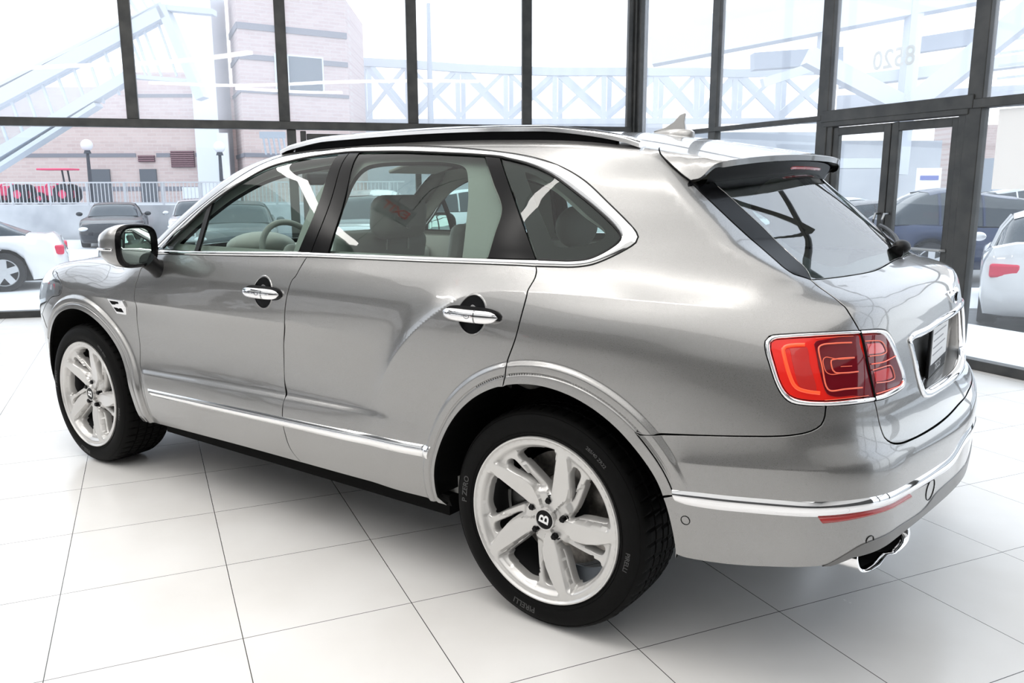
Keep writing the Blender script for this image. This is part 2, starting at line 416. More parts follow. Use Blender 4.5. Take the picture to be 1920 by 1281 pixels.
    if mirror or both:
        mv = allv*np.array([1, -1, 1]); mn = alln*np.array([1, -1, 1]); mf = [tuple(reversed(f)) for f in faces+fl_f]
        if both:
            o1 = meshobj(name, allv, faces+fl_f, m, parent, True, alln, **kk)
            FAR[o1.name] = meshobj(name, mv, mf, m, farof(parent), True, mn, **kk); return o1
        else:
            return meshobj(name, mv, mf, m, parent, True, mn, **kk)
    return meshobj(name, allv, faces+fl_f, m, parent, True, alln, **kk)
def band(name, ca, cb, m, parent, bulge=.004, off=-.0015, tail=True, rows=7, step=.012, closed=False, mirror=False, both=False, square=.5):
    """moulding strip between two curves lying on the body"""
    a = smooth_curve(ca, step, closed); n = len(a); b = smooth_curve(cb, step, closed)
    def resample(q):
        q2 = np.vstack([q, q[:1]]) if closed else q
        s = np.r_[0, np.cumsum(np.linalg.norm(np.diff(q2, axis=0), axis=1))]; t = np.linspace(0, s[-1], n+1)[:-1] if closed else np.linspace(0, s[-1], n)
        return np.stack([np.interp(t, s, q2[:, i]) for i in range(3)], 1)
    a = resample(a)
    # pair each point of a with nearest on b, kept monotone by arc length blending
    b = resample(b)
    v = []; 
    G1 = gradF(a, 0., tail); G2 = gradF(b, 0., tail)
    for r in range(rows):
        t = r/(rows-1); p = a*(1-t)+b*t; g = G1*(1-t)+G2*t; g /= np.linalg.norm(g, axis=1)[:, None]
        for _ in range(2): p = p-g*F(p, 0., tail)[:, None]*.8
        h = (1-abs(2*t-1)**(1/ max(square, .05)))*bulge
        v.append(p+g*(h-off*0+.0005))
    v.insert(0, v[0]-G1*.006); v.append(v[-1]-G2*.006)
    K = len(v); vv = np.vstack(v); f = []
    for r in range(K-1):
        for i in range(n if closed else n-1):
            j = (i+1) % n; f.append((r*n+i, r*n+j, (r+1)*n+j, (r+1)*n+i))
    if not closed: f += [tuple(r*n for r in range(K)), tuple(r*n+n-1 for r in reversed(range(K)))]
    obs = []
    for sgn in ([1, -1] if both else [-1 if mirror else 1]):
        mb = MB(); mb.add(vv*np.array([1, sgn, 1]), f)
        obs.append(mb.build(name, m, farof(parent) if sgn < 0 and both else parent, smooth=True, angle=50))
    return obs[0]
def ribbon(name, curves, m, parent, width=.045, depth=.02, tail=True, both=True):
    """dark strip behind the shut lines, the shade of the gaps put in as colour"""
    for c in curves:
        p = smooth_curve(c, .02) if len(c) > 2 else np.array(c, float); g = gradF(p, 0., tail)
        tg = np.gradient(p, axis=0); s = np.cross(g, tg); s /= np.maximum(np.linalg.norm(s, axis=1)[:, None], 1e-9); n = len(p)
        for sg in ((1, -1) if both else (1,)):
            q = np.vstack([p-g*depth-s*width/2, p-g*depth+s*width/2])*np.array([1, sg, 1])
            MB().add(q, [(i, i+1, n+i+1, n+i) for i in range(n-1)]).build(name, m, parent)

# ---------------------------------------------------------------- showroom
def struct(o): o['kind'] = 'structure'; return o
KX, KY = -3.95, 7.22
uL = Vector((-.6374, -.7705, 0)); uR = Vector((.8647, -.5023, 0)); K0 = Vector((KX, KY, 0))
CEIL = 7.4
def onL(s, z=0., d=0.):
    n = Vector((uL.y, -uL.x, 0)); n = -n if n.dot(Vector((1, -1, 0))) < 0 else n   # into the room
    p = K0+uL*s+n*d; p.z = z; return p
def onR(s, z=0., d=0.):
    n = Vector((-uR.y, uR.x, 0)); n = -n if n.dot(Vector((1, -1, 0))) < 0 and n.dot(Vector((-1, -1, 0))) < 0 else n
    if n.y > 0: n = -n
    p = K0+uR*s+n*d; p.z = z; return p
PL = onL(19); PR = onR(14)
corners = [Vector((KX, KY, 0)), PR, Vector((PR.x, -11.5, 0)), Vector((PL.x, -11.5, 0)), PL]
# floor with its tile grid: UV counts tiles, so joints fall on whole numbers
tile = mat('porcelain_tiles', (.74, .73, .71), .22, 0., .5)
def tile_nodes(m):
    uv = N(m, 'ShaderNodeUVMap'); sp = N(m, 'ShaderNodeSeparateXYZ'); L(m, uv.outputs[0], sp.inputs[0]); outs = []
    for ax in ('X', 'Y'):
        a = N(m, 'ShaderNodeMath'); a.operation = 'ADD'; a.inputs[1].default_value = 100.5; L(m, sp.outputs[ax], a.inputs[0])
        fr = N(m, 'ShaderNodeMath'); fr.operation = 'FRACT'; L(m, a.outputs[0], fr.inputs[0])
        s = N(m, 'ShaderNodeMath'); s.operation = 'SUBTRACT'; s.inputs[1].default_value = .5; L(m, fr.outputs[0], s.inputs[0])
        ab = N(m, 'ShaderNodeMath'); ab.operation = 'ABSOLUTE'; L(m, s.outputs[0], ab.inputs[0])
        lt = N(m, 'ShaderNodeMath'); lt.operation = 'LESS_THAN'; lt.inputs[1].default_value = .0026; L(m, ab.outputs[0], lt.inputs[0]); outs.append(lt)
    mx = N(m, 'ShaderNodeMath'); mx.operation = 'MAXIMUM'; L(m, outs[0].outputs[0], mx.inputs[0]); L(m, outs[1].outputs[0], mx.inputs[1])
    tcn = N(m, 'ShaderNodeTexCoord'); nz = N(m, 'ShaderNodeTexNoise'); nz.inputs['Scale'].default_value = 1.7; nz.inputs['Detail'].default_value = 6
    L(m, tcn.outputs['Object'], nz.inputs['Vector']); rp = N(m, 'ShaderNodeValToRGB'); rp.color_ramp.elements[0].position = .35; rp.color_ramp.elements[1].position = .65
    rp.color_ramp.elements[0].color = (.70, .685, .665, 1); rp.color_ramp.elements[1].color = (.755, .745, .73, 1); L(m, nz.outputs['Fac'], rp.inputs[0])
    nz2 = N(m, 'ShaderNodeTexNoise'); nz2.inputs['Scale'].default_value = 26; nz2.inputs['Detail'].default_value = 2; L(m, tcn.outputs['Object'], nz2.inputs['Vector'])
    sp2 = N(m, 'ShaderNodeMath'); sp2.operation = 'GREATER_THAN'; sp2.inputs[1].default_value = .79; L(m, nz2.outputs['Fac'], sp2.inputs[0])
    m1 = N(m, 'ShaderNodeMix'); m1.data_type = 'RGBA'; L(m, mx.outputs[0], m1.inputs['Factor']); L(m, rp.outputs[0], m1.inputs['A']); m1.inputs['B'].default_value = (.045, .042, .04, 1)
    L(m, m1.outputs['Result'], bsdf(m).inputs['Base Color'])
    mr = N(m, 'ShaderNodeMapRange'); L(m, nz.outputs['Fac'], mr.inputs[0]); mr.inputs['To Min'].default_value = .20; mr.inputs['To Max'].default_value = .30; L(m, mr.outputs[0], bsdf(m).inputs['Roughness'])
tile_nodes(tile)
fo = struct(meshobj('floor', [(c.x, c.y, 0) for c in corners]+[(c.x, c.y, -.2) for c in corners], [(4, 3, 2, 1, 0), (5, 6, 7, 8, 9)]+[(i, (i+1) % 5, 5+(i+1) % 5, 5+i) for i in range(5)], tile))
TH = 1.0446; TX, TY, TA, TB = -2.6327, -1.2231, .5906, .6015
uvl = fo.data.uv_layers.new(name='UVMap')
for lp in fo.data.loops:
    p = fo.data.vertices[lp.vertex_index].co; dx, dy = p.x-TX, p.y-TY
    uvl.data[lp.index].uv = ((dx*math.cos(TH)+dy*math.sin(TH))/TA, (dx*math.sin(TH)-dy*math.cos(TH))/TB)
ceil_m = mat('ceiling_grey', (.16, .16, .16), .9)
struct(meshobj('ceiling', [(c.x, c.y, CEIL) for c in corners]+[(c.x, c.y, CEIL+.2) for c in corners], [(0, 1, 2, 3, 4), (9, 8, 7, 6, 5)]+[(i, 5+i, 5+(i+1) % 5, (i+1) % 5) for i in range(5)], ceil_m))
wallm = mat('showroom_wall', (.06, .06, .06), .8)
wallw = mat('showroom_wall_grey', (.08, .08, .08), .8)
def twotone(m, zc, up):
    tcn = N(m, 'ShaderNodeTexCoord'); sp = N(m, 'ShaderNodeSeparateXYZ'); gt = N(m, 'ShaderNodeMath'); gt.operation = 'GREATER_THAN'; gt.inputs[1].default_value = zc
    mx = N(m, 'ShaderNodeMix'); mx.data_type = 'RGBA'; L(m, tcn.outputs['Object'], sp.inputs[0]); L(m, sp.outputs['Z'], gt.inputs[0]); L(m, gt.outputs[0], mx.inputs['Factor'])
    mx.inputs['A'].default_value = bsdf(m).inputs['Base Color'].default_value[:]; mx.inputs['B'].default_value = (*up, 1); L(m, mx.outputs['Result'], bsdf(m).inputs['Base Color'])
twotone(wallm, 2.9, (.74, .735, .72)); twotone(wallw, 2.9, (.74, .735, .72))
def wallseg(name, a, b, m, h=CEIL, t=.15):
    d = (b-a).normalized(); n = Vector((d.y, -d.x, 0)); mb = MB()
    mb.obox((a.x+n.x*t/2, a.y+n.y*t/2, h/2), (b.x+n.x*t/2, b.y+n.y*t/2, h/2), t, h); return struct(mb.build(name, m))
wallseg('wall_right', corners[1], corners[2], wallm, t=-.15)
wallseg('wall_back', corners[2], corners[3], wallm, t=-.15)
wallseg('wall_left', corners[3], corners[4], wallw, t=-.15)
# frames
frame_m = mat('dark_bronze_frame', (.035, .037, .038), .42, .3); noise_color(frame_m, (.026, .028, .029), (.055, .055, .053), 6)
pane_up = glass_mat('showroom_glass_hazy', (.97, .985, .99), 1.45, .14, (.95, .97, 1.))  # white haze mixed into the upper panes to wash out the view
pane_lo = glass_mat('showroom_glass', (.96, .98, .98), 1.45, .02, (.95, .97, 1.))
tn = [0]; wn = [0]
def trim(a, b, w, h, up=(0, 0, 1)):
    tn[0] += 1; mb = MB(); mb.obox(a, b, w, h, up); return struct(mb.build('trim_%d' % tn[0], frame_m, bevel=.006, seg=1))
def pane(a, b, z0, z1, m):
    wn[0] += 1; d = (b-a).normalized(); n = Vector((d.y, -d.x, 0))*.004; q = []
    for s_ in (1, -1): q += [(a.x+n.x*s_, a.y+n.y*s_, z0), (b.x+n.x*s_, b.y+n.y*s_, z0), (b.x+n.x*s_, b.y+n.y*s_, z1), (a.x+n.x*s_, a.y+n.y*s_, z1)]
    return struct(meshobj('window_%d' % wn[0], q, [(0, 1, 2, 3), (7, 6, 5, 4), (0, 4, 5, 1), (1, 5, 6, 2), (2, 6, 7, 3), (3, 7, 4, 0)], m))
SL = [1.55, 3.05, 4.63, 6.35, 8.1, 9.9, 11.7, 13.5, 15.3, 17.1, 19]
SR = [1.72, 3.47, 5.12, 6.95, 8.8, 10.6, 12.4, 14]
ZL0, ZL1 = 2.205, 2.30
prev = 0
for i, s in enumerate(SL):
    pane(onL(prev), onL(s), ZL1, CEIL, pane_up); prev = s
    if s < 19: trim(onL(s, ZL1), onL(s, CEIL), .062, .13, tuple(uL))
lower = [0, 1.55, 4.63, 4.74, 6.0, 9.9, 13.5, 19]
for a, b in ((0, 4.63), (4.63, 8.1), (8.1, 13.5), (13.5, 19)): pane(onL(a), onL(b), .08, ZL0, pane_lo)
for s in (4.56, 8.1, 13.5): trim(onL(s, 0), onL(s, ZL0), .055, .11, tuple(uL))
trim(onL(4.42, 0), onL(4.42, 2.19), .085, .07, tuple(uL)); trim(onL(4.38, 2.12), onL(3.0, 2.12), .06, .075); trim(onL(3.0, 0), onL(3.0, 2.15), .08, .07, tuple(uL))
trim(onL(0, (ZL0+ZL1)/2), onL(19, (ZL0+ZL1)/2), .14, ZL1-ZL0)
trim(onL(0, .04), onL(19, .04), .12, .08)
for z_ in (4.55,): trim(onL(0, z_), onL(19, z_), .13, .09); trim(onR(0, z_), onR(14, z_), .13, .09)
# corner column
tn[0] += 1; mb = MB(); mb.obox(K0, K0+Vector((0, 0, CEIL)), .20, .20, tuple(uR)); mb.obox(onR(.12, 0, .02), onR(.12, CEIL, .02), .09, .07, tuple(uR)); mb.obox(onL(.12, 0, .02), onL(.12, CEIL, .02), .09, .07, tuple(uL)); struct(mb.build('trim_%d' % tn[0], frame_m, bevel=.008, seg=1))
# right glazing
ZR0, ZR1 = 2.135, 2.185
prev = 0
for i, s in enumerate(SR):
    pane(onR(prev), onR(s), ZR1, CEIL, pane_up)
    if s != 5.12: pane(onR(prev), onR(s), .08, ZR0, pane_lo)
    if s < 14: trim(onR(s, 0), onR(s, CEIL), .10 if i else .085, .14, tuple(uR))
    prev = s
trim(onR(0, (ZR0+ZR1)/2), onR(3.47, (ZR0+ZR1)/2), .12, ZR1-ZR0)
trim(onR(3.47, 2.17), onR(5.12, 2.17), .13, .11)
trim(onR(5.12, 2.15), onR(14, 2.15), .13, .075)
trim(onR(0, .04), onR(3.47, .04), .12, .08); trim(onR(5.12, .04), onR(14, .04), .12, .08)
struct(MB().obox(onR(3.47, .008), onR(5.12, .008), .14, .016).build('trim_90', frame_m))
# double entrance door
def door(n, s0, s1, hinge_left):
    d = MB(); w = .075
    d.obox(onR(s0+w/2, .02), onR(s0+w/2, 2.05), .05, w, tuple(uR)); d.obox(onR(s1-w/2, .02), onR(s1-w/2, 2.05), .05, w, tuple(uR))
    d.v = []; d.f = []
    for a, b, c_, e in ((s0, .02, s0+w, 2.06), (s1-w, .02, s1, 2.06), (s0+w, 1.985, s1-w, 2.06), (s0+w, .02, s1-w, .22)):
        p = onR(a, b, .025); q = onR(c_, b, .025); r_ = onR(a, b, -.025); t_ = onR(c_, b, -.025)
        d.add([tuple(p), tuple(q), (q.x, q.y, e), (p.x, p.y, e), tuple(r_), tuple(t_), (t_.x, t_.y, e), (r_.x, r_.y, e)], [(0, 1, 2, 3), (7, 6, 5, 4), (0, 4, 5, 1), (1, 5, 6, 2), (2, 6, 7, 3), (3, 7, 4, 0)])
    o = struct(d.build('door_%d' % n, frame_m, bevel=.004, seg=1))
    a = onR(s0+w); b = onR(s1-w); q = []; nn = Vector((uR.y, -uR.x, 0))*.004
    for s_ in (1, -1): q += [(a.x+nn.x*s_, a.y+nn.y*s_, .22), (b.x+nn.x*s_, b.y+nn.y*s_, .22), (b.x+nn.x*s_, b.y+nn.y*s_, 1.985), (a.x+nn.x*s_, a.y+nn.y*s_, 1.985)]
    meshobj('door_glass', q, [(0, 1, 2, 3), (7, 6, 5, 4), (0, 4, 5, 1), (1, 5, 6, 2), (2, 6, 7, 3), (3, 7, 4, 0)], pane_lo, o)
    steel = mat('brushed_steel_pull', (.30, .31, .32), .3, 1.)
    hs = s1-w*.6 if hinge_left else s0+w*.6
    MB().tube([onR(hs, .98, .03), onR(hs, .98, .085), onR(hs, 1.03, .105), onR(hs, 1.20, .105), onR(hs, 1.25, .085), onR(hs, 1.25, .03)], .011, 10).build('pull_handle', steel, o, smooth=True)
    MB().tube([onR(s0+.03, .955, .03), onR(s0+.05, .955, .07), onR(s1-.05, .955, .07), onR(s1-.03, .955, .03)], .013, 10).build('push_bar', steel, o, smooth=True)
trim(onR(3.55, 0), onR(3.55, 2.12), .08, .12, tuple(uR)); trim(onR(5.04, 0), onR(5.04, 2.12), .08, .12, tuple(uR)); trim(onR(3.5, 2.095), onR(5.08, 2.095), .12, .05)
door(1, 3.60, 4.295, True); door(2, 4.305, 4.995, False)
# ceiling lamps (the showroom's own lights, behind and above the camera)
lampm = mat('lamp_diffuser', (1, 1, 1), .5, emis=(1, .97, .93), estr=15)
def ring_lamp(cx, cy, z, rad, w, label):
    mb = MB(); mb.lathe([(rad-w/2, 0), (rad+w/2, 0), (rad+w/2, .06), (rad-w/2, .06)], 96, 'z', closed=True); o = thing('ring_lamp', label, 'lamp', (cx, cy, z))
    mb.build('light_ring', lampm, o)
    for k in range(3): a = R(120*k+30); MB().tube([(rad*math.cos(a), rad*math.sin(a), .06), (rad*math.cos(a), rad*math.sin(a), CEIL-z)], .004, 6).build('hanging_wire', frame_m, o)
    return o
def ceiling_lamp(pts, w, label):
    mb = MB(); p = smooth_curve(pts, .15); tg_ = np.gradient(p, axis=0); s = np.stack([-tg_[:, 1], tg_[:, 0], 0*tg_[:, 0]], 1); s /= np.linalg.norm(s, axis=1)[:, None]; n = len(p)
    up = np.array([0, 0, .05]); v = np.vstack([p-s*w/2, p+s*w/2, p+s*w/2+up, p-s*w/2+up])
    mb.add(v, [(r*n+i, r*n+i+1, ((r+1) % 4)*n+i+1, ((r+1) % 4)*n+i) for r in range(4) for i in range(n-1)]+[(0, n, 2*n, 3*n), (n-1, 4*n-1, 3*n-1, 2*n-1)])
    o = mb.build('strip_lamp', lampm); tag(o, label, 'lamp'); return o

# ---------------------------------------------------------------- car materials
paint = mat('silver_grey_metallic', (.30, .297, .292), .30, .86, .5, 1.0)
def flake(m):
    tcn = N(m, 'ShaderNodeTexCoord'); vo = N(m, 'ShaderNodeTexNoise'); mr = N(m, 'ShaderNodeMapRange')
    vo.inputs['Scale'].default_value = 900; L(m, tcn.outputs['Object'], vo.inputs['Vector']); L(m, vo.outputs['Fac'], mr.inputs[0])
    mr.inputs['From Min'].default_value = .3; mr.inputs['From Max'].default_value = .7; mr.inputs['To Min'].default_value = .25; mr.inputs['To Max'].default_value = .36
    L(m, mr.outputs[0], bsdf(m).inputs['Roughness'])
flake(paint)
chrome = mat('polished_chrome', (.86, .86, .87), .04, 1.)
bright = mat('bright_trim', (.92, .92, .92), .10, 1.)
gblack = mat('gloss_black', (.003, .003, .0035), .16, 0., .14, 0.)
pblack = mat('black_plastic', (.006, .006, .0065), .42, spec=.25)
mblack = mat('matt_black', (.004, .004, .004), .8, spec=.1)
GAP_SHADE.append(mblack)
rubber = mat('tyre_rubber', (.004, .004, .004), .62, spec=.10); bumpy(rubber, 160, .25, .002)
rimm = mat('painted_alloy', (.60, .59, .575), .28, .45, .5, .6)
rimdark = mat('dark_alloy', (.055, .055, .058), .35, .6)
disc_m = mat('brake_iron', (.42, .40, .38), .38, 1.); noise_color(disc_m, (.30, .28, .26), (.5, .47, .44), 60)
caliper_m = mat('caliper_black', (.01, .01, .01), .25, coat=.4)
winglass = glass_mat('green_tinted_window', (.66, .77, .73), 1.45)
winclear = glass_mat('windscreen_glass', (.80, .88, .85), 1.5)
rearglass = glass_mat('rear_window_glass', (.74, .83, .79), 3.6)
cream = mat('cream_leather', (.40, .39, .37), .55); bumpy(cream, 300, .15, .001)
headl = mat('pale_headlining', (.33, .325, .305), .8)
greyleather = mat('grey_leather', (.42, .42, .40), .5)
redlens = mat('red_lens', (.62, .012, .012), .12, 0., .6, 1.0)
redbright = mat('bright_red_reflector', (.75, .014, .008), .3, 0., .35, .3, emis=(1, .03, .01), estr=.04)
reddark = mat('dark_red_lens', (.15, .004, .010), .06, 0., .4, .25)
redline = mat('light_guide_red', (1.0, .16, .08), .25, 0., .5, .5)
redrefl = mat('reflector_red', (.35, .012, .01), .25, 0., .6, .8)
mirrorm = mat('mirror_glass', (.55, .66, .63), .02, 1.)
refl_m = mat('prismatic_reflector', (.55, .012, .008), .35, 0., .6, .6); orangered = mat('orange_red_guide', (1.0, .09, .02), .3, 0., .5, .6, emis=(1, .06, .01), estr=.25)
white_m = mat('white_paper', (.85, .85, .85), .5)
black_ink = mat('black_ink', (.01, .01, .01), .6)
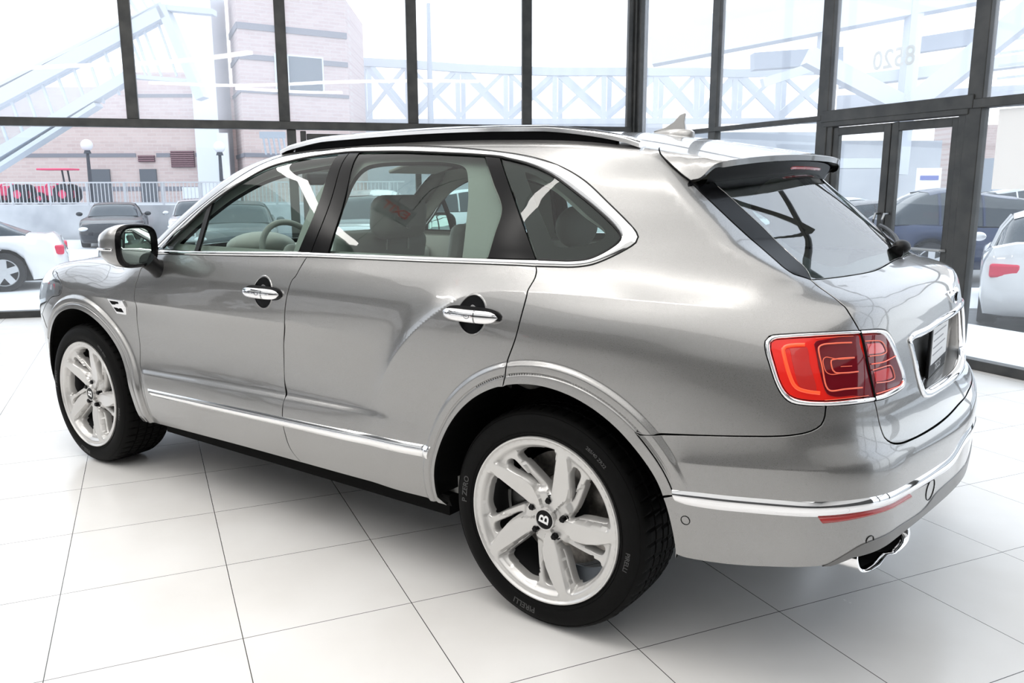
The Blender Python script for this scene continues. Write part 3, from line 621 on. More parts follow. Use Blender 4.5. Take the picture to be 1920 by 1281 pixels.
# ---------------------------------------------------------------- traced shut lines on the body (metres)
T = {'FG':[[-2.2737,-0.9353,1.1824],[-2.2829,-0.9432,1.1653],[-2.299,-0.952,1.1413],[-2.3371,-0.9572,1.1216],[-2.3597,-0.9591,1.1127],[-2.377,-0.9692,1.0714],[-2.4,-0.9779,1.0203],[-2.4094,-0.9825,0.9571],[-2.4022,-0.9811,0.9387],[-2.4239,-0.9695,0.8513],[-2.4333,-0.9602,0.7304],[-2.443,-0.9623,0.6184],[-2.4087,-0.9778,0.548],[-2.3918,-0.9829,0.4972],[-2.3979,-0.9645,0.4092],[-2.3961,-0.9371,0.3389],[-2.3694,-0.9207,0.3098]],
'DG':[[-1.1806,-0.926,1.2205],[-1.1997,-0.9429,1.1808],[-1.2179,-0.959,1.1405],[-1.2311,-0.9634,1.1285],[-1.2432,-0.9731,1.0941],[-1.2566,-0.9777,1.0526],[-1.2709,-0.98,0.9893],[-1.2764,-0.9791,0.9471],[-1.315,-0.9591,0.844],[-1.3336,-0.95,0.6894],[-1.3148,-0.968,0.6178],[-1.3205,-0.9766,0.5877],[-1.32,-0.982,0.5421],[-1.3167,-0.9782,0.471],[-1.3113,-0.9592,0.3957],[-1.2745,-0.9312,0.3292]],
'RG':[[-0.0677,-0.9097,1.2392],[-0.061,-0.9158,1.2274],[-0.0567,-0.9294,1.2055],[-0.0629,-0.9632,1.1647],[-0.0611,-0.9718,1.1483],[-0.0673,-0.9949,1.0816],[-0.084,-1.0052,1.0075],[-0.1152,-1.0045,0.9336],[-0.1155,-1.0084,0.9225],[-0.1169,-1.0149,0.8921],[-0.1301,-1.0123,0.8417]],
'DLOo':[[-2.2825,-0.9189,1.2144],[-2.1165,-0.8713,1.3403],[-2.0277,-0.8411,1.4039],[-1.9364,-0.8085,1.4662],[-1.8439,-0.7727,1.5273],[-1.7657,-0.7411,1.5723],[-1.682,-0.7099,1.609],[-1.5708,-0.6716,1.6397],[-1.4305,-0.6618,1.6518],[-1.2893,-0.6587,1.6575],[-1.188,-0.6561,1.6609],[-1.0498,-0.6591,1.6624],[-0.9013,-0.6674,1.6605],[-0.7362,-0.6822,1.6528],[-0.5627,-0.6978,1.641],[-0.3643,-0.7183,1.6213],[-0.2118,-0.7366,1.5994],[-0.0891,-0.7556,1.5693],[0.0297,-0.7777,1.5187],[0.1448,-0.8025,1.4402],[0.2254,-0.8194,1.3807],[0.2539,-0.8263,1.356],[0.2632,-0.831,1.3425],[0.2599,-0.8396,1.3247],[0.2477,-0.8465,1.3136],[0.1973,-0.8674,1.2825],[0.1326,-0.8877,1.2539],[0.0731,-0.8978,1.2436],[0.0028,-0.9042,1.2411],[-0.0667,-0.9096,1.2392]],
'DLOi':[[-2.2192,-0.9214,1.2133],[-2.087,-0.8838,1.3127],[-1.9805,-0.8434,1.3993],[-1.8876,-0.8127,1.4613],[-1.7922,-0.7868,1.5118],[-1.6996,-0.7615,1.556],[-1.6073,-0.7387,1.5897],[-1.5017,-0.7237,1.61],[-1.376,-0.71,1.6266],[-1.2115,-0.6989,1.6384],[-1.1501,-0.6965,1.6412],[-1.0058,-0.7038,1.6388],[-0.8219,-0.7117,1.6339],[-0.6297,-0.7222,1.6237],[-0.4522,-0.7309,1.6125],[-0.3377,-0.7392,1.6014],[-0.306,-0.7438,1.5956],[-0.1959,-0.7595,1.572],[-0.0965,-0.7769,1.5379],[0.0076,-0.7964,1.4821],[0.1214,-0.8172,1.4121],[0.1956,-0.833,1.3572],[0.2072,-0.838,1.3428],[0.2076,-0.8435,1.3306],[0.1796,-0.8593,1.3034],[0.1213,-0.8799,1.2714],[0.0609,-0.8894,1.2618],[-0.0033,-0.8951,1.2602],[-0.0633,-0.8992,1.26]],
'BLo':[[-2.2846,-0.9342,1.1845],[-2.0036,-0.9331,1.1925],[-1.6256,-0.9309,1.2044],[-1.1803,-0.9263,1.2197],[-0.8033,-0.9235,1.2266],[-0.5828,-0.9205,1.2302],[-0.2948,-0.9167,1.2363],[-0.0667,-0.9096,1.2392]],
'BLi':[[-2.2149,-0.9247,1.206],[-2.0234,-0.9246,1.2094],[-1.6351,-0.9226,1.2227],[-1.2466,-0.9192,1.2369],[-1.0609,-0.9182,1.2403],[-0.8098,-0.9162,1.245],[-0.5429,-0.9123,1.2495],[-0.2626,-0.9081,1.2552],[-0.1354,-0.9037,1.2579],[-0.0633,-0.8992,1.26]],
'BPL':[[-1.2087,-0.7016,1.6367],[-1.199,-0.8355,1.4356],[-1.2426,-0.9191,1.2371]],
'BPR':[[-1.0848,-0.707,1.6355],[-1.0488,-0.8336,1.441],[-1.061,-0.9181,1.2407]],
'BPg':[[-1.1473,-0.6992,1.6395],[-1.1283,-0.8355,1.4361],[-1.1617,-0.9189,1.2382]],
'RW':[[-0.4129,-0.734,1.6086],[-0.3276,-0.7974,1.5104],[-0.261,-0.8376,1.4189],[-0.2652,-0.8727,1.3387],[-0.2707,-0.9078,1.2561]],
'CPg':[[-0.3392,-0.7386,1.602],[-0.1964,-0.833,1.4256],[-0.0745,-0.8998,1.26]],
'QL1':[[-1.9684,-0.8388,1.4087],[-1.9639,-0.8849,1.3086],[-1.9665,-0.9237,1.2125]],
'QL2':[[-1.9371,-0.8289,1.4284],[-1.929,-0.8794,1.3214],[-1.9318,-0.9234,1.2139]],
'frit':[[-0.207,-0.7757,1.5482],[-0.1583,-0.7827,1.5326],[-0.0687,-0.7971,1.4931],[0.0032,-0.8109,1.4499],[0.0736,-0.8255,1.403],[0.1354,-0.8357,1.3657],[0.1505,-0.8412,1.3495],[0.1388,-0.8506,1.3311],[0.0869,-0.8622,1.3163],[0.0226,-0.872,1.3068],[-0.0071,-0.8738,1.3083],[-0.0267,-0.8703,1.3196],[-0.0653,-0.8526,1.3665],[-0.1232,-0.8243,1.4386]],
'BG':[[0.3725,-0.9979,0.7636],[0.5333,-0.979,0.7862],[0.6828,-0.9566,0.8038],[0.7527,-0.9415,0.8125],[0.8028,-0.9275,0.8219],[0.8431,-0.9078,0.8348],[0.8656,-0.8909,0.8528],[0.8717,-0.8828,0.8776],[0.8705,-0.8794,0.9045]],
'LMo':[[0.7042,-0.9068,1.071],[0.7117,-0.8981,1.084],[0.7633,-0.8759,1.0929],[0.8462,-0.827,1.0994],[0.9147,-0.7573,1.1008],[0.9533,-0.6841,1.0972],[0.9645,-0.6514,1.0891],[0.9752,-0.6261,1.0668],[0.9947,-0.5913,1.0026],[1.0072,-0.5588,0.9465],[1.0095,-0.5596,0.919],[1.005,-0.5881,0.9103],[0.9875,-0.6771,0.904],[0.9675,-0.7484,0.9053],[0.9229,-0.8273,0.9054],[0.8728,-0.8777,0.9042],[0.8243,-0.9076,0.9052],[0.7884,-0.9216,0.9108],[0.7669,-0.9259,0.9276],[0.7468,-0.9262,0.9586],[0.724,-0.9224,1.0118],[0.7079,-0.9144,1.0499]],
'LMi':[[0.7184,-0.9041,1.0676],[0.7249,-0.8982,1.0757],[0.7656,-0.8813,1.0827],[0.8483,-0.8325,1.09],[0.9165,-0.7621,1.0911],[0.9513,-0.6976,1.0875],[0.9608,-0.6739,1.0812],[0.9708,-0.6534,1.0608],[0.9905,-0.6151,0.9991],[1.002,-0.5849,0.9492],[1.0035,-0.5853,0.9319],[0.9986,-0.6131,0.9256],[0.9825,-0.6928,0.9198],[0.9662,-0.7473,0.9195],[0.9216,-0.8259,0.9196],[0.8716,-0.8763,0.9168],[0.8255,-0.9049,0.9182],[0.7943,-0.9175,0.9244],[0.7761,-0.9218,0.9362],[0.7571,-0.9226,0.9639],[0.7367,-0.9186,1.0127],[0.7207,-0.9104,1.0507]],
'LS':[[0.9147,-0.7573,1.1008],[0.9446,-0.766,1.0046],[0.9675,-0.7484,0.9053]],
'TGu':[[0.2054,-0.5735,1.6285],[0.2275,-0.6282,1.6138],[0.2493,-0.658,1.5966],[0.2875,-0.6808,1.5678],[0.3353,-0.6894,1.5322],[0.3642,-0.6857,1.5107],[0.4212,-0.6883,1.4626],[0.506,-0.6904,1.3914],[0.5871,-0.6896,1.3259],[0.6543,-0.7128,1.2817],[0.6902,-0.7286,1.259],[0.716,-0.7272,1.244],[0.7391,-0.7066,1.2344],[0.7563,-0.6938,1.2266]],
'TGm':[[0.7563,-0.6938,1.2266],[0.8082,-0.7105,1.1956],[0.8604,-0.7368,1.1665],[0.8675,-0.7386,1.1619],[0.8918,-0.7512,1.1348],[0.9147,-0.7573,1.1008]],
'TGl':[[0.9675,-0.7484,0.9053],[0.9762,-0.7345,0.8629],[0.9877,-0.7298,0.8262],[0.9995,-0.7276,0.799],[1.0145,-0.7104,0.7819],[1.0287,-0.6736,0.7726],[1.0486,-0.5891,0.7685],[1.0767,-0.4336,0.7683],[1.0924,-0.295,0.7713],[1.1021,-0.1221,0.7764]],
'DPi':[[0.3887,-0.5427,1.545],[0.3969,-0.5812,1.5247],[0.4119,-0.6004,1.5051],[0.455,-0.6003,1.4697],[0.5106,-0.6013,1.4235],[0.5937,-0.6013,1.352],[0.6831,-0.6291,1.2847],[0.729,-0.6523,1.2533],[0.757,-0.691,1.2269]],
'SPb':[[0.3847,-0.732,1.5104],[0.4181,-0.7081,1.5289],[0.4469,-0.685,1.5422],[0.481,-0.6465,1.5592],[0.5196,-0.592,1.5711],[0.5661,-0.4985,1.5774],[0.6193,-0.4156,1.577],[0.6623,-0.4139,1.5684]],
'GLb':[[0.7582,-0.6899,1.2264],[0.7927,-0.606,1.2267],[0.8289,-0.5069,1.2287],[0.8613,-0.3796,1.233],[0.8864,-0.1977,1.2389]],
'CSu':[[-2.3535,-0.9841,0.5139],[-2.0635,-0.9837,0.5196],[-1.8087,-0.9834,0.5256],[-1.5534,-0.9828,0.5318],[-1.3175,-0.9824,0.5379],[-1.0825,-0.9819,0.544],[-0.8771,-0.9788,0.5504],[-0.6601,-0.9847,0.5579],[-0.471,-0.9952,0.5665]],
'CSl':[[-2.3008,-0.9816,0.4801],[-2.072,-0.9814,0.4835],[-1.8159,-0.9815,0.4876],[-1.5585,-0.982,0.4922],[-1.3214,-0.982,0.4965],[-1.0854,-0.9819,0.5002],[-0.8796,-0.9789,0.5044],[-0.6617,-0.9851,0.5103],[-0.4875,-0.9956,0.5177]],
'RCu':[[0.4758,-0.9858,0.6097],[0.543,-0.9855,0.6172],[0.6457,-0.9726,0.6244],[0.7379,-0.957,0.6316],[0.8349,-0.9366,0.639],[0.9109,-0.9034,0.6461],[0.9719,-0.8515,0.6511],[1.0259,-0.7614,0.6522],[1.0649,-0.593,0.6502],[1.0898,-0.452,0.6487],[1.1135,-0.2829,0.6497]],
'RCl':[[0.4872,-0.9854,0.5758],[0.5165,-0.9853,0.5734],[0.6068,-0.9765,0.5757],[0.6964,-0.9629,0.5826],[0.796,-0.9443,0.5911],[0.8798,-0.9189,0.5992],[0.9402,-0.8805,0.6062],[1.0119,-0.7905,0.6107],[1.0583,-0.6207,0.611],[1.0907,-0.439,0.6075],[1.1166,-0.2394,0.6023]],
'RFu':[[0.8803,-0.9187,0.599],[0.9402,-0.8805,0.6053],[0.9812,-0.8385,0.6108],[1.0118,-0.7906,0.6141],[1.057,-0.6273,0.6151]],
'RFl':[[0.8932,-0.911,0.5795],[0.941,-0.8786,0.5873],[0.9819,-0.8363,0.5937],[1.0124,-0.7881,0.5967],[1.0587,-0.6148,0.5959]],
'BB':[[0.4873,-0.9642,0.3982],[0.5013,-0.9603,0.3953],[0.5946,-0.9554,0.3991],[0.6976,-0.9421,0.4105],[0.7942,-0.9241,0.4266],[0.8923,-0.8914,0.4446]],
'DFu':[[0.8923,-0.8914,0.4446],[0.9442,-0.865,0.4833],[0.9809,-0.8295,0.5118],[1.042,-0.68,0.5257],[1.0793,-0.4799,0.528],[1.1034,-0.3149,0.525]],
'DFl':[[0.9128,-0.8779,0.4451],[0.9633,-0.8411,0.4704],[1.0419,-0.6641,0.4877],[1.0617,-0.5627,0.4942],[1.0838,-0.4307,0.4937]],
'BC':[[0.4759,-0.9926,0.6972],[0.691,-0.9662,0.7117],[0.8724,-0.9219,0.7285],[0.9517,-0.8677,0.7342],[1.0193,-0.7621,0.7466],[1.0702,-0.5353,0.7481],[1.11,-0.248,0.7522]],
'SB':[[-2.3694,-0.9207,0.3098],[-1.7466,-0.9286,0.3238],[-1.2745,-0.9312,0.3292],[-0.8363,-0.933,0.3333],[-0.5953,-0.9446,0.3372],[-0.427,-0.9603,0.3407]],
'PLo':[[1.0147,-0.4412,1.0428],[1.0169,-0.4185,1.0503],[1.0324,-0.3058,1.0525],[1.0456,-0.1488,1.068],[1.05,-0.0511,1.0739]],
'PLl':[[1.0164,-0.4451,1.0296],[1.0342,-0.4119,0.9224],[1.0472,-0.3593,0.8509],[1.0606,-0.2574,0.8439],[1.072,-0.1242,0.8457],[1.0752,0.0176,0.8609]],
'CR':[[-0.6927,-0.9831,0.8106],[-0.6228,-0.9957,0.8863],[-0.5488,-1.0011,0.9665],[-0.4697,-1.0018,1.0265],[-0.3991,-0.9962,1.0793],[-0.335,-0.9858,1.1203],[-0.2498,-0.9756,1.1474],[-0.1647,-0.9694,1.1591],[-0.0626,-0.9675,1.1582]],
'ledge':[[-2.4238,-0.9708,0.5812],[-1.813,-0.9745,0.5992],[-1.289,-0.9725,0.6103],[-0.852,-0.9608,0.6462],[-0.5249,-0.9822,0.6316]],
'handle1':[[-1.5266,-0.978,1.0587],[-1.2902,-0.9769,1.0666],[-1.4091,-0.9774,1.0648]],
'handle2':[[-0.37,-0.9983,1.0682],[-0.1507,-0.9967,1.0771],[-0.2633,-0.9975,1.0744]],
'sens':[[0.5204,-0.9829,0.5226],[0.996,-0.8063,0.5199],[1.0867,-0.4556,0.5806],[1.103,-0.3255,0.5367]],
'vent':[[-2.6526,-0.9809,0.9379],[-2.4684,-0.9719,0.8732],[-2.5157,-0.9827,0.9487],[-2.5997,-0.9737,0.8756]],
'HL':[[-3.2436,-0.9446,1.035],[-3.1565,-0.9673,0.9755],[-3.1782,-0.9717,0.928],[-3.3109,-0.9626,0.8961],[-3.5197,-0.9245,0.7777],[-3.5297,-0.9237,0.8267],[-3.4379,-0.9368,0.9376],[-3.3427,-0.9461,0.9955]],
'lrefl':[[0.7653,-0.8941,1.0573],[0.7875,-0.884,1.0607],[0.8086,-0.8732,1.0626],[0.8248,-0.8842,1.0165],[0.8467,-0.8885,0.9435],[0.8256,-0.8997,0.9469],[0.8056,-0.9081,0.9521],[0.792,-0.9088,0.9789],[0.7766,-0.9038,1.0224]],
'lband':[[0.8026,-0.8743,1.0663],[0.7742,-0.8878,1.0641],[0.7566,-0.8963,1.0588],[0.753,-0.9,1.0527],[0.759,-0.9057,1.0332],[0.776,-0.9123,0.9901],[0.7922,-0.9123,0.9585],[0.8041,-0.9094,0.949],[0.8261,-0.9003,0.9429],[0.8539,-0.8847,0.9395]],
'ldark':[[0.8213,-0.8628,1.0691],[0.8248,-0.8558,1.0779],[0.8408,-0.8425,1.0828],[0.9176,-0.7631,1.0874],[0.9227,-0.7699,1.0657],[0.9644,-0.7514,0.9206],[0.9249,-0.8199,0.9269],[0.8879,-0.8607,0.9269],[0.8693,-0.8745,0.9354],[0.8588,-0.8778,0.9567],[0.8412,-0.8769,1.0088]],
'lc1':[[0.9041,-0.7923,1.0703],[0.8681,-0.8294,1.0701],[0.8423,-0.8511,1.0665],[0.8359,-0.859,1.0597],[0.8513,-0.8703,1.0089],[0.8663,-0.8724,0.9567],[0.8747,-0.868,0.9465],[0.9077,-0.836,0.9489],[0.9402,-0.792,0.9489]],
'lc2':[[0.9157,-0.7998,1.0301],[0.8828,-0.8371,1.029],[0.8543,-0.8583,1.0344],[0.8506,-0.8644,1.0267],[0.8611,-0.8669,0.997],[0.8718,-0.8605,0.9898],[0.8954,-0.8382,0.992],[0.9278,-0.7984,0.993]],
'lc3':[[0.8682,-0.8519,1.0245],[0.8775,-0.8538,0.9967]],
'lc4':[[0.8902,-0.8378,1.0097],[0.9132,-0.8121,1.0094]],
'lc2b':[[0.9155,-0.7994,1.0313],[0.8826,-0.8367,1.0304],[0.8687,-0.8507,1.0265],[0.8687,-0.853,1.0206],[0.8754,-0.8544,1.0007],[0.8809,-0.8514,0.9946],[0.9031,-0.8299,0.9925],[0.9277,-0.7984,0.9934]],
'ltop':[[0.8238,-0.8534,1.0826],[0.857,-0.8289,1.0856],[0.9042,-0.7814,1.087]],
'lbot':[[0.8658,-0.88,0.9203],[0.9101,-0.8388,0.9234],[0.9535,-0.7742,0.9248]],
'lright':[[0.9208,-0.7565,1.0899],[0.9593,-0.675,1.0856],[0.9655,-0.6556,1.0808],[0.9732,-0.6386,1.0638],[0.9899,-0.6106,1.0085],[1.0039,-0.5756,0.9483],[1.0064,-0.5708,0.9297],[1.003,-0.5921,0.9222],[0.9837,-0.6859,0.9228],[0.9667,-0.7449,0.9228],[0.9438,-0.7613,1.018]],
'ru1':[[0.9289,-0.7561,1.0717],[0.9577,-0.6977,1.0658],[0.9637,-0.6858,1.0571],[0.9713,-0.6762,1.0348],[0.9676,-0.6945,1.0298],[0.9434,-0.7552,1.0307]],
'ru1f':[[0.9324,-0.753,1.0673],[0.9574,-0.7001,1.064],[0.9626,-0.6899,1.0565],[0.9694,-0.6822,1.0366],[0.9661,-0.6976,1.0323],[0.9416,-0.7568,1.034]],
'ru2':[[0.9536,-0.7532,0.9923],[0.9784,-0.6766,0.9945],[0.9828,-0.6583,0.9907],[0.9908,-0.6393,0.9542],[0.9866,-0.6614,0.9501],[0.9638,-0.7426,0.9553]],
'ru2f':[[0.9559,-0.7493,0.9897],[0.9782,-0.6794,0.9917],[0.9821,-0.6634,0.9882],[0.989,-0.6466,0.9575],[0.9852,-0.666,0.9537],[0.9631,-0.7441,0.9565]],
'rl1':[[0.9497,-0.7541,1.009],[0.9703,-0.6999,1.0084],[0.9861,-0.6242,1.0148]],
'rl2':[[0.9665,-0.7447,0.9249],[0.9886,-0.6621,0.9253],[1.0016,-0.5971,0.9274],[1.0034,-0.5838,0.9363]],
'badge':[[1.0242,-0.2305,1.1372],[1.0344,-0.1984,1.1031],[1.0463,-0.151,1.063]]}
for k_ in T: T[k_] = np.array(T[k_])
def rv(a): return np.array(a)[::-1]
def sidept(x, z, off=0.): return [x, -float(W(x, z))-off, z]
def arch(cx, r, a0, a1, n=40, cz=.392):
    return [sidept(cx+r*math.cos(R(a)), cz+r*math.sin(R(a))) for a in np.linspace(a0, a1, n)]
def topz(x, y, tail=False):
    P = cast_out(np.array([[x, y, .6]]), np.array([[0, 0, 1.]]), 0., tail)[0]; return [float(q) for q in P]
def mir(P): return np.array(P)*np.array([1, -1, 1])
def sym(P):
    """near half from centre line to centre line, mirrored to a closed outline"""
    P = np.array(P); return [P, rv(mir(P))]

car = thing('car', 'silver grey luxury SUV seen from its rear left corner, parked on the pale tiles', 'car', (-1.4, 0, 0))
CARI = Matrix.Translation((1.4, 0, 0))
CO = bpy.data.objects.new('tmp', None)
def fin(o, parent=car):
    o.parent = parent; o.matrix_parent_inverse = Matrix.Identity(4)
    return o
# everything is modelled in world coordinates; part meshes are shifted into the car's own frame at the end
# --- key curves
FRr = .470; RRr = .474; FC = -2.985; RC = .01
archR_front = arch(RC, RRr, 107.6, 183, 36)
archR_back = arch(RC, RRr, 107.6, 23.5, 36)
ringR = arch(RC, .513, 23.0, 47.5, 14)
archR_low = arch(RC, RRr, 23.0, -2, 14)

roof_edge = [topz(x, -.5955) for x in np.linspace(.216, -1.62, 14)]
wsc_edge = [topz(-1.72, -.612), topz(-1.84, -.655), topz(-1.98, -.70), topz(-2.14, -.745), topz(-2.32, -.785), topz(-2.52, -.82)]
roof_front = [topz(-1.70, y) for y in np.linspace(0, -.60, 8)]
# body side: quarter, C pillar and cant rail
bs = loop(T['DLOo'], rv(rv(T['RG'])), rv(archR_back[::-1]), ringR, T['BG'], T['LMo'][::-1][6:22][::1], rv(T['TGm']), rv(T['TGu']), roof_edge, wsc_edge, [topz(-2.52, -.82), list(T['FG'][0])], step=.014)
lampback = [T['LMo'][i] for i in (15, 16, 17, 18, 19, 20, 21, 0, 1, 2, 3, 4)]
bs = loop(T['DLOo'], T['RG'], archR_back, ringR, T['BG'], lampback, rv(T['TGm']), rv(T['TGu']), roof_edge, wsc_edge, [topz(-2.52, -.82), list(T['FG'][0])], step=.014)
hz = lambda xs: [sidept(x, float(hermite(HX, HZ, np.array([x]))[0])) for x in xs]
def crease_feats(x0, x1, dz=(-.009, -.003, .003, .010)):
    xs = np.arange(x0, x1, .012); out = []
    for d in dz: out.append([sidept(x, float(hermite(HX, HZ, np.array([x]))[0])+d) for x in xs])
    return out
def ring_feats(cx, rr, a0=-20, a1=200):
    return [arch(cx, r, a0, a1, 110) for r in rr]
flareR = ring_feats(.015+RC*0, (.5005+.0, .511-.0, .5145, .542, .547, .553))
# flare rings are centred slightly off the arch
flareR = [[sidept(.025+r*math.cos(R(a)), .392+r*math.sin(R(a))) for a in np.linspace(-20, 200, 190)] for r in (.503, .5075, .511, .5145, .519, .536, .541, .5465, .552, .558)]
flareF = [[sidept(-2.975+r*math.cos(R(a)), .392+r*math.sin(R(a))) for a in np.linspace(-20, 200, 190)] for r in (.493, .4975, .501, .5045, .509, .526, .531, .5365, .542, .548)]
fl = crease_feats(-.5, 1.0)
body_side = panel('body_side', bs, (-.55, 0, .95), paint, car, .021, feats=fl+flareR, both=True)
# doors
sill = T['SB']
fd = loop(T['BLo'][:4], T['DG'], [T['DG'][-1], sill[1], sill[0]], rv(T['FG']), step=.014)
pl_feats = [[sidept(x, .945+d) for x in np.arange(-3.1, -.6, .012)] for d in (-.014, -.005, .003, .012)]
lg_feats = [[sidept(x, .581+(x+2.42)*.026+d) for x in np.arange(-2.5, -.55, .012)] for d in (-.003, .006, .016, .027)]
front_door = panel('front_door', fd, (-1.8, 0, .8), paint, car, .021, feats=pl_feats+lg_feats, both=True)
rd = loop(T['BLo'][3:], T['RG'], archR_front, [archR_front[-1], sill[-1]], rv(sill[2:]), rv(T['DG']), step=.014)
rear_door = panel('rear_door', rd, (-.7, 0, .8), paint, car, .021, feats=crease_feats(-1.0, .1)+flareR+[pl_feats[1]]+lg_feats, both=True)
# front wing
archF = arch(FC, FRr, -11, 150, 50)
HLn = T['HL']
hood_edge = [topz(x, -.80+.03*(x+3.3)) for x in np.linspace(-3.30, -2.55, 8)]
fw = loop(T['FG'], archF, [archF[-1], [-3.50, -.925, .775]], [HLn[4], HLn[3], HLn[2], HLn[1], HLn[0]], [HLn[0], topz(-3.50, -.80)], hood_edge, [hood_edge[-1], wsc_edge[-1], T['FG'][0]], step=.014)
front_wing = panel('front_wing', fw, (-2.8, 0, .75), paint, car, .022, feats=flareF+pl_feats, both=True)
# nose
hl_front = [[-3.66, -.84, .80], [-3.66, -.80, .93], [-3.50, -.83, 1.02]]
nose_top = [topz(-3.72, 0), topz(-3.70, -.3), topz(-3.63, -.6), topz(-3.50, -.80)]
archF2 = arch(FC, FRr, 150, 196, 14)
nb = loop(nose_top, [nose_top[-1], hl_front[1], hl_front[0], HLn[4]], [HLn[4], archF2[0]], archF2, [archF2[-1], [-3.80, -.55, .25], [-3.9, 0, .25]], step=.02)
n_half = np.array(nb)
k0 = int(np.argmin(np.linalg.norm(n_half-np.array([-3.9, 0, .25]), axis=1)))
nb2 = np.vstack([n_half[:k0+1], mir(n_half[1:k0])[::-1]])
panel('front_bumper', nb2, (-3.1, 0, .65), paint, car, .04)
hl = loop([HLn[4], HLn[3], HLn[2], HLn[1], HLn[0]], [HLn[0], nose_top[-1], hl_front[1], hl_front[0], HLn[4]], step=.014)
headlamp_m = mat('headlamp_lens', (.16, .17, .18), .08, .6, .6, 1.)
panel('headlamp', hl, (-3.1, 0, .75), headlamp_m, car, .022, both=True)
hd = np.vstack([np.array(nose_top), np.array(hood_edge), np.array([topz(-2.62, -.6), topz(-2.70, -.3), topz(-2.73, 0)])])
hd2 = loop(hd, rv(mir(hd)), step=.02)
panel('bonnet', hd2, (-3.1, 0, .5), paint, car, .04)
# windscreen and roof
ws = np.vstack([np.array(roof_front), np.array(wsc_edge), np.array([topz(-2.62, -.6), topz(-2.70, -.3), topz(-2.73, 0)])])
panel('windscreen', loop(ws, rv(mir(ws)), step=.02), (-1.9, 0, .8), winclear, car, .05, flange=.006)
rf = np.vstack([np.array([topz(.225, 0), topz(.223, -.2), topz(.22, -.4)]), np.array(roof_edge), np.array(roof_front)[::-1]])
panel('roof', loop(rf, rv(mir(rf)), step=.02), (-.8, 0, .6), paint, car, .04)
# --- tailgate
SPe = np.array([[.545-.3*y*y, -y, 1.586-.062*y*y-.03*max(0, y-.45)] for y in np.linspace(0, .64, 12)])
DPc = T['TGu'][5]
sp_top = np.vstack([np.array([topz(.225, 0), topz(.223, -.2), topz(.22, -.4)]), T['TGu'][:6], np.array([[.41, -.695, 1.528]]), SPe[::-1]])
spoiler_top = panel('spoiler', loop(sp_top[:9], sp_top[8:], rv(mir(sp_top[8:])), rv(mir(sp_top[:9])), step=.014), (-.1, 0, 1.25), paint, car, .025, tail=2, flange=.020, blk=False)
# spoiler underside
ue = SPe.copy(); ue[:, 2] += -.002; ue[:, 0] -= .003
inner = np.array([[.455-.25*y*y, -y*.97, 1.535-.05*y*y] for y in np.linspace(0, .64, 12)])
mb = MB()
rows = []
for k in range(9):
    t = k/8; mid = ue*(1-t)+inner*t; mid = mid+np.array([0, 0, -.034])*math.sin(math.pi*t)**1.0*np.array([1, 1, 1]); rows.append(np.vstack([mid[::-1], mir(mid[1:])]))
nn = len(rows[0])
mb.add(np.vstack(rows), [(r*nn+i, r*nn+i+1, (r+1)*nn+i+1, (r+1)*nn+i) for r in range(8) for i in range(nn-1)])
under = mb.build('spoiler_underside', pblack, spoiler_top, smooth=True)
# rear brake lamp
mb = MB(); pts = []
for y in np.linspace(.20, -.20, 13): pts.append((.545-.3*y*y-.022, y, 1.588-.062*y*y-.024))
mb.tube(pts, [.004]+[.010]*11+[.004], 8); brake_lamp = mb.build('brake_lamp', redlens, spoiler_top, smooth=True)
# rear glass and black pillar trims
DPi = T['DPi']; glb = T['GLb']
glass_bot = np.vstack([glb[:4], np.array([[.868, -.10, 1.25], [.870, 0, 1.25]])])
gtop = np.array([[.47, 0, 1.555], [.462, -.2, 1.553], [.445, -.4, 1.548], [.42, -.55, 1.545]])
gl_half = [gtop, DPi, glass_bot]
rg = loop(gtop, DPi, glass_bot, rv(mir(glass_bot)), rv(mir(DPi)), rv(mir(gtop)), step=.02)
rear_window = panel('rear_window', rg, (-.2, 0, 1.1), rearglass, car, .035, flange=.006)
# frit around the rear glass
frit_m = mat('black_glass_border', (.006, .006, .006), .3, 0., .2)
fb = np.array([[.50, 0, 1.52], [.48, -.3, 1.51], [.53, -.56, 1.43], [.60, -.575, 1.37], [.70, -.57, 1.285], [.735, -.545, 1.262], [.775, -.50, 1.252], [.825, -.3, 1.268], [.84, 0, 1.275]])
fr_in = loop(fb, rv(mir(fb)), step=.02)
panel('rear_window_border', rg, (-.2, 0, 1.1), frit_m, rear_window, .025, off=.009, flange=0, holes=[fr_in])
dp = loop(T['TGu'][5:], rv(DPi), rv(T['SPb'][:3]), step=.012)
panel('pillar_trim', dp, (-.1, 0, 1.1), gblack, car, .02, both=True, off=-.001)
# tailgate skin below the glass
lmr = [T['LMo'][i] for i in range(4, 14)]
plo = np.array([[1.06, 0, 1.083], [1.055, -.20, 1.078], [1.043, -.379, 1.067], [1.029, -.495, 1.062], [1.024, -.522, 1.050], [1.030, -.515, 1.03], [1.044, -.475, .935], [1.055, -.425, .868], [1.063, -.385, .856], [1.07, -.25, .852], [1.075, 0, .852]])
plate_hole = loop(plo, rv(mir(plo)), step=.012)
tgc = np.array([list(q) for q in T['TGl'][:-1]]+[[1.103, -.10, .778], [1.104, 0, .778]])
tgn = [glass_bot[::-1], T['TGm'], np.array(lmr), tgc]
half = loop(glass_bot[::-1], T['TGm'], np.array(lmr), tgc, step=.012)
k0 = int(np.argmin(np.linalg.norm(half-tgc[-1], axis=1))); half = half[:k0+1]
tg = np.vstack([half, mir(half[1:-1])[::-1]])
def rear_row(z, ys):
    D = np.array([[1., 0, 0]]*len(ys)); c = np.stack([np.zeros(len(ys)), np.array(ys), np.full(len(ys), z)], 1); return cast_out(c, D)
tfe = [rear_row(z, np.arange(-.74, .75, .02)) for z in (1.185, 1.198, 1.208, 1.215, .80, .79)]
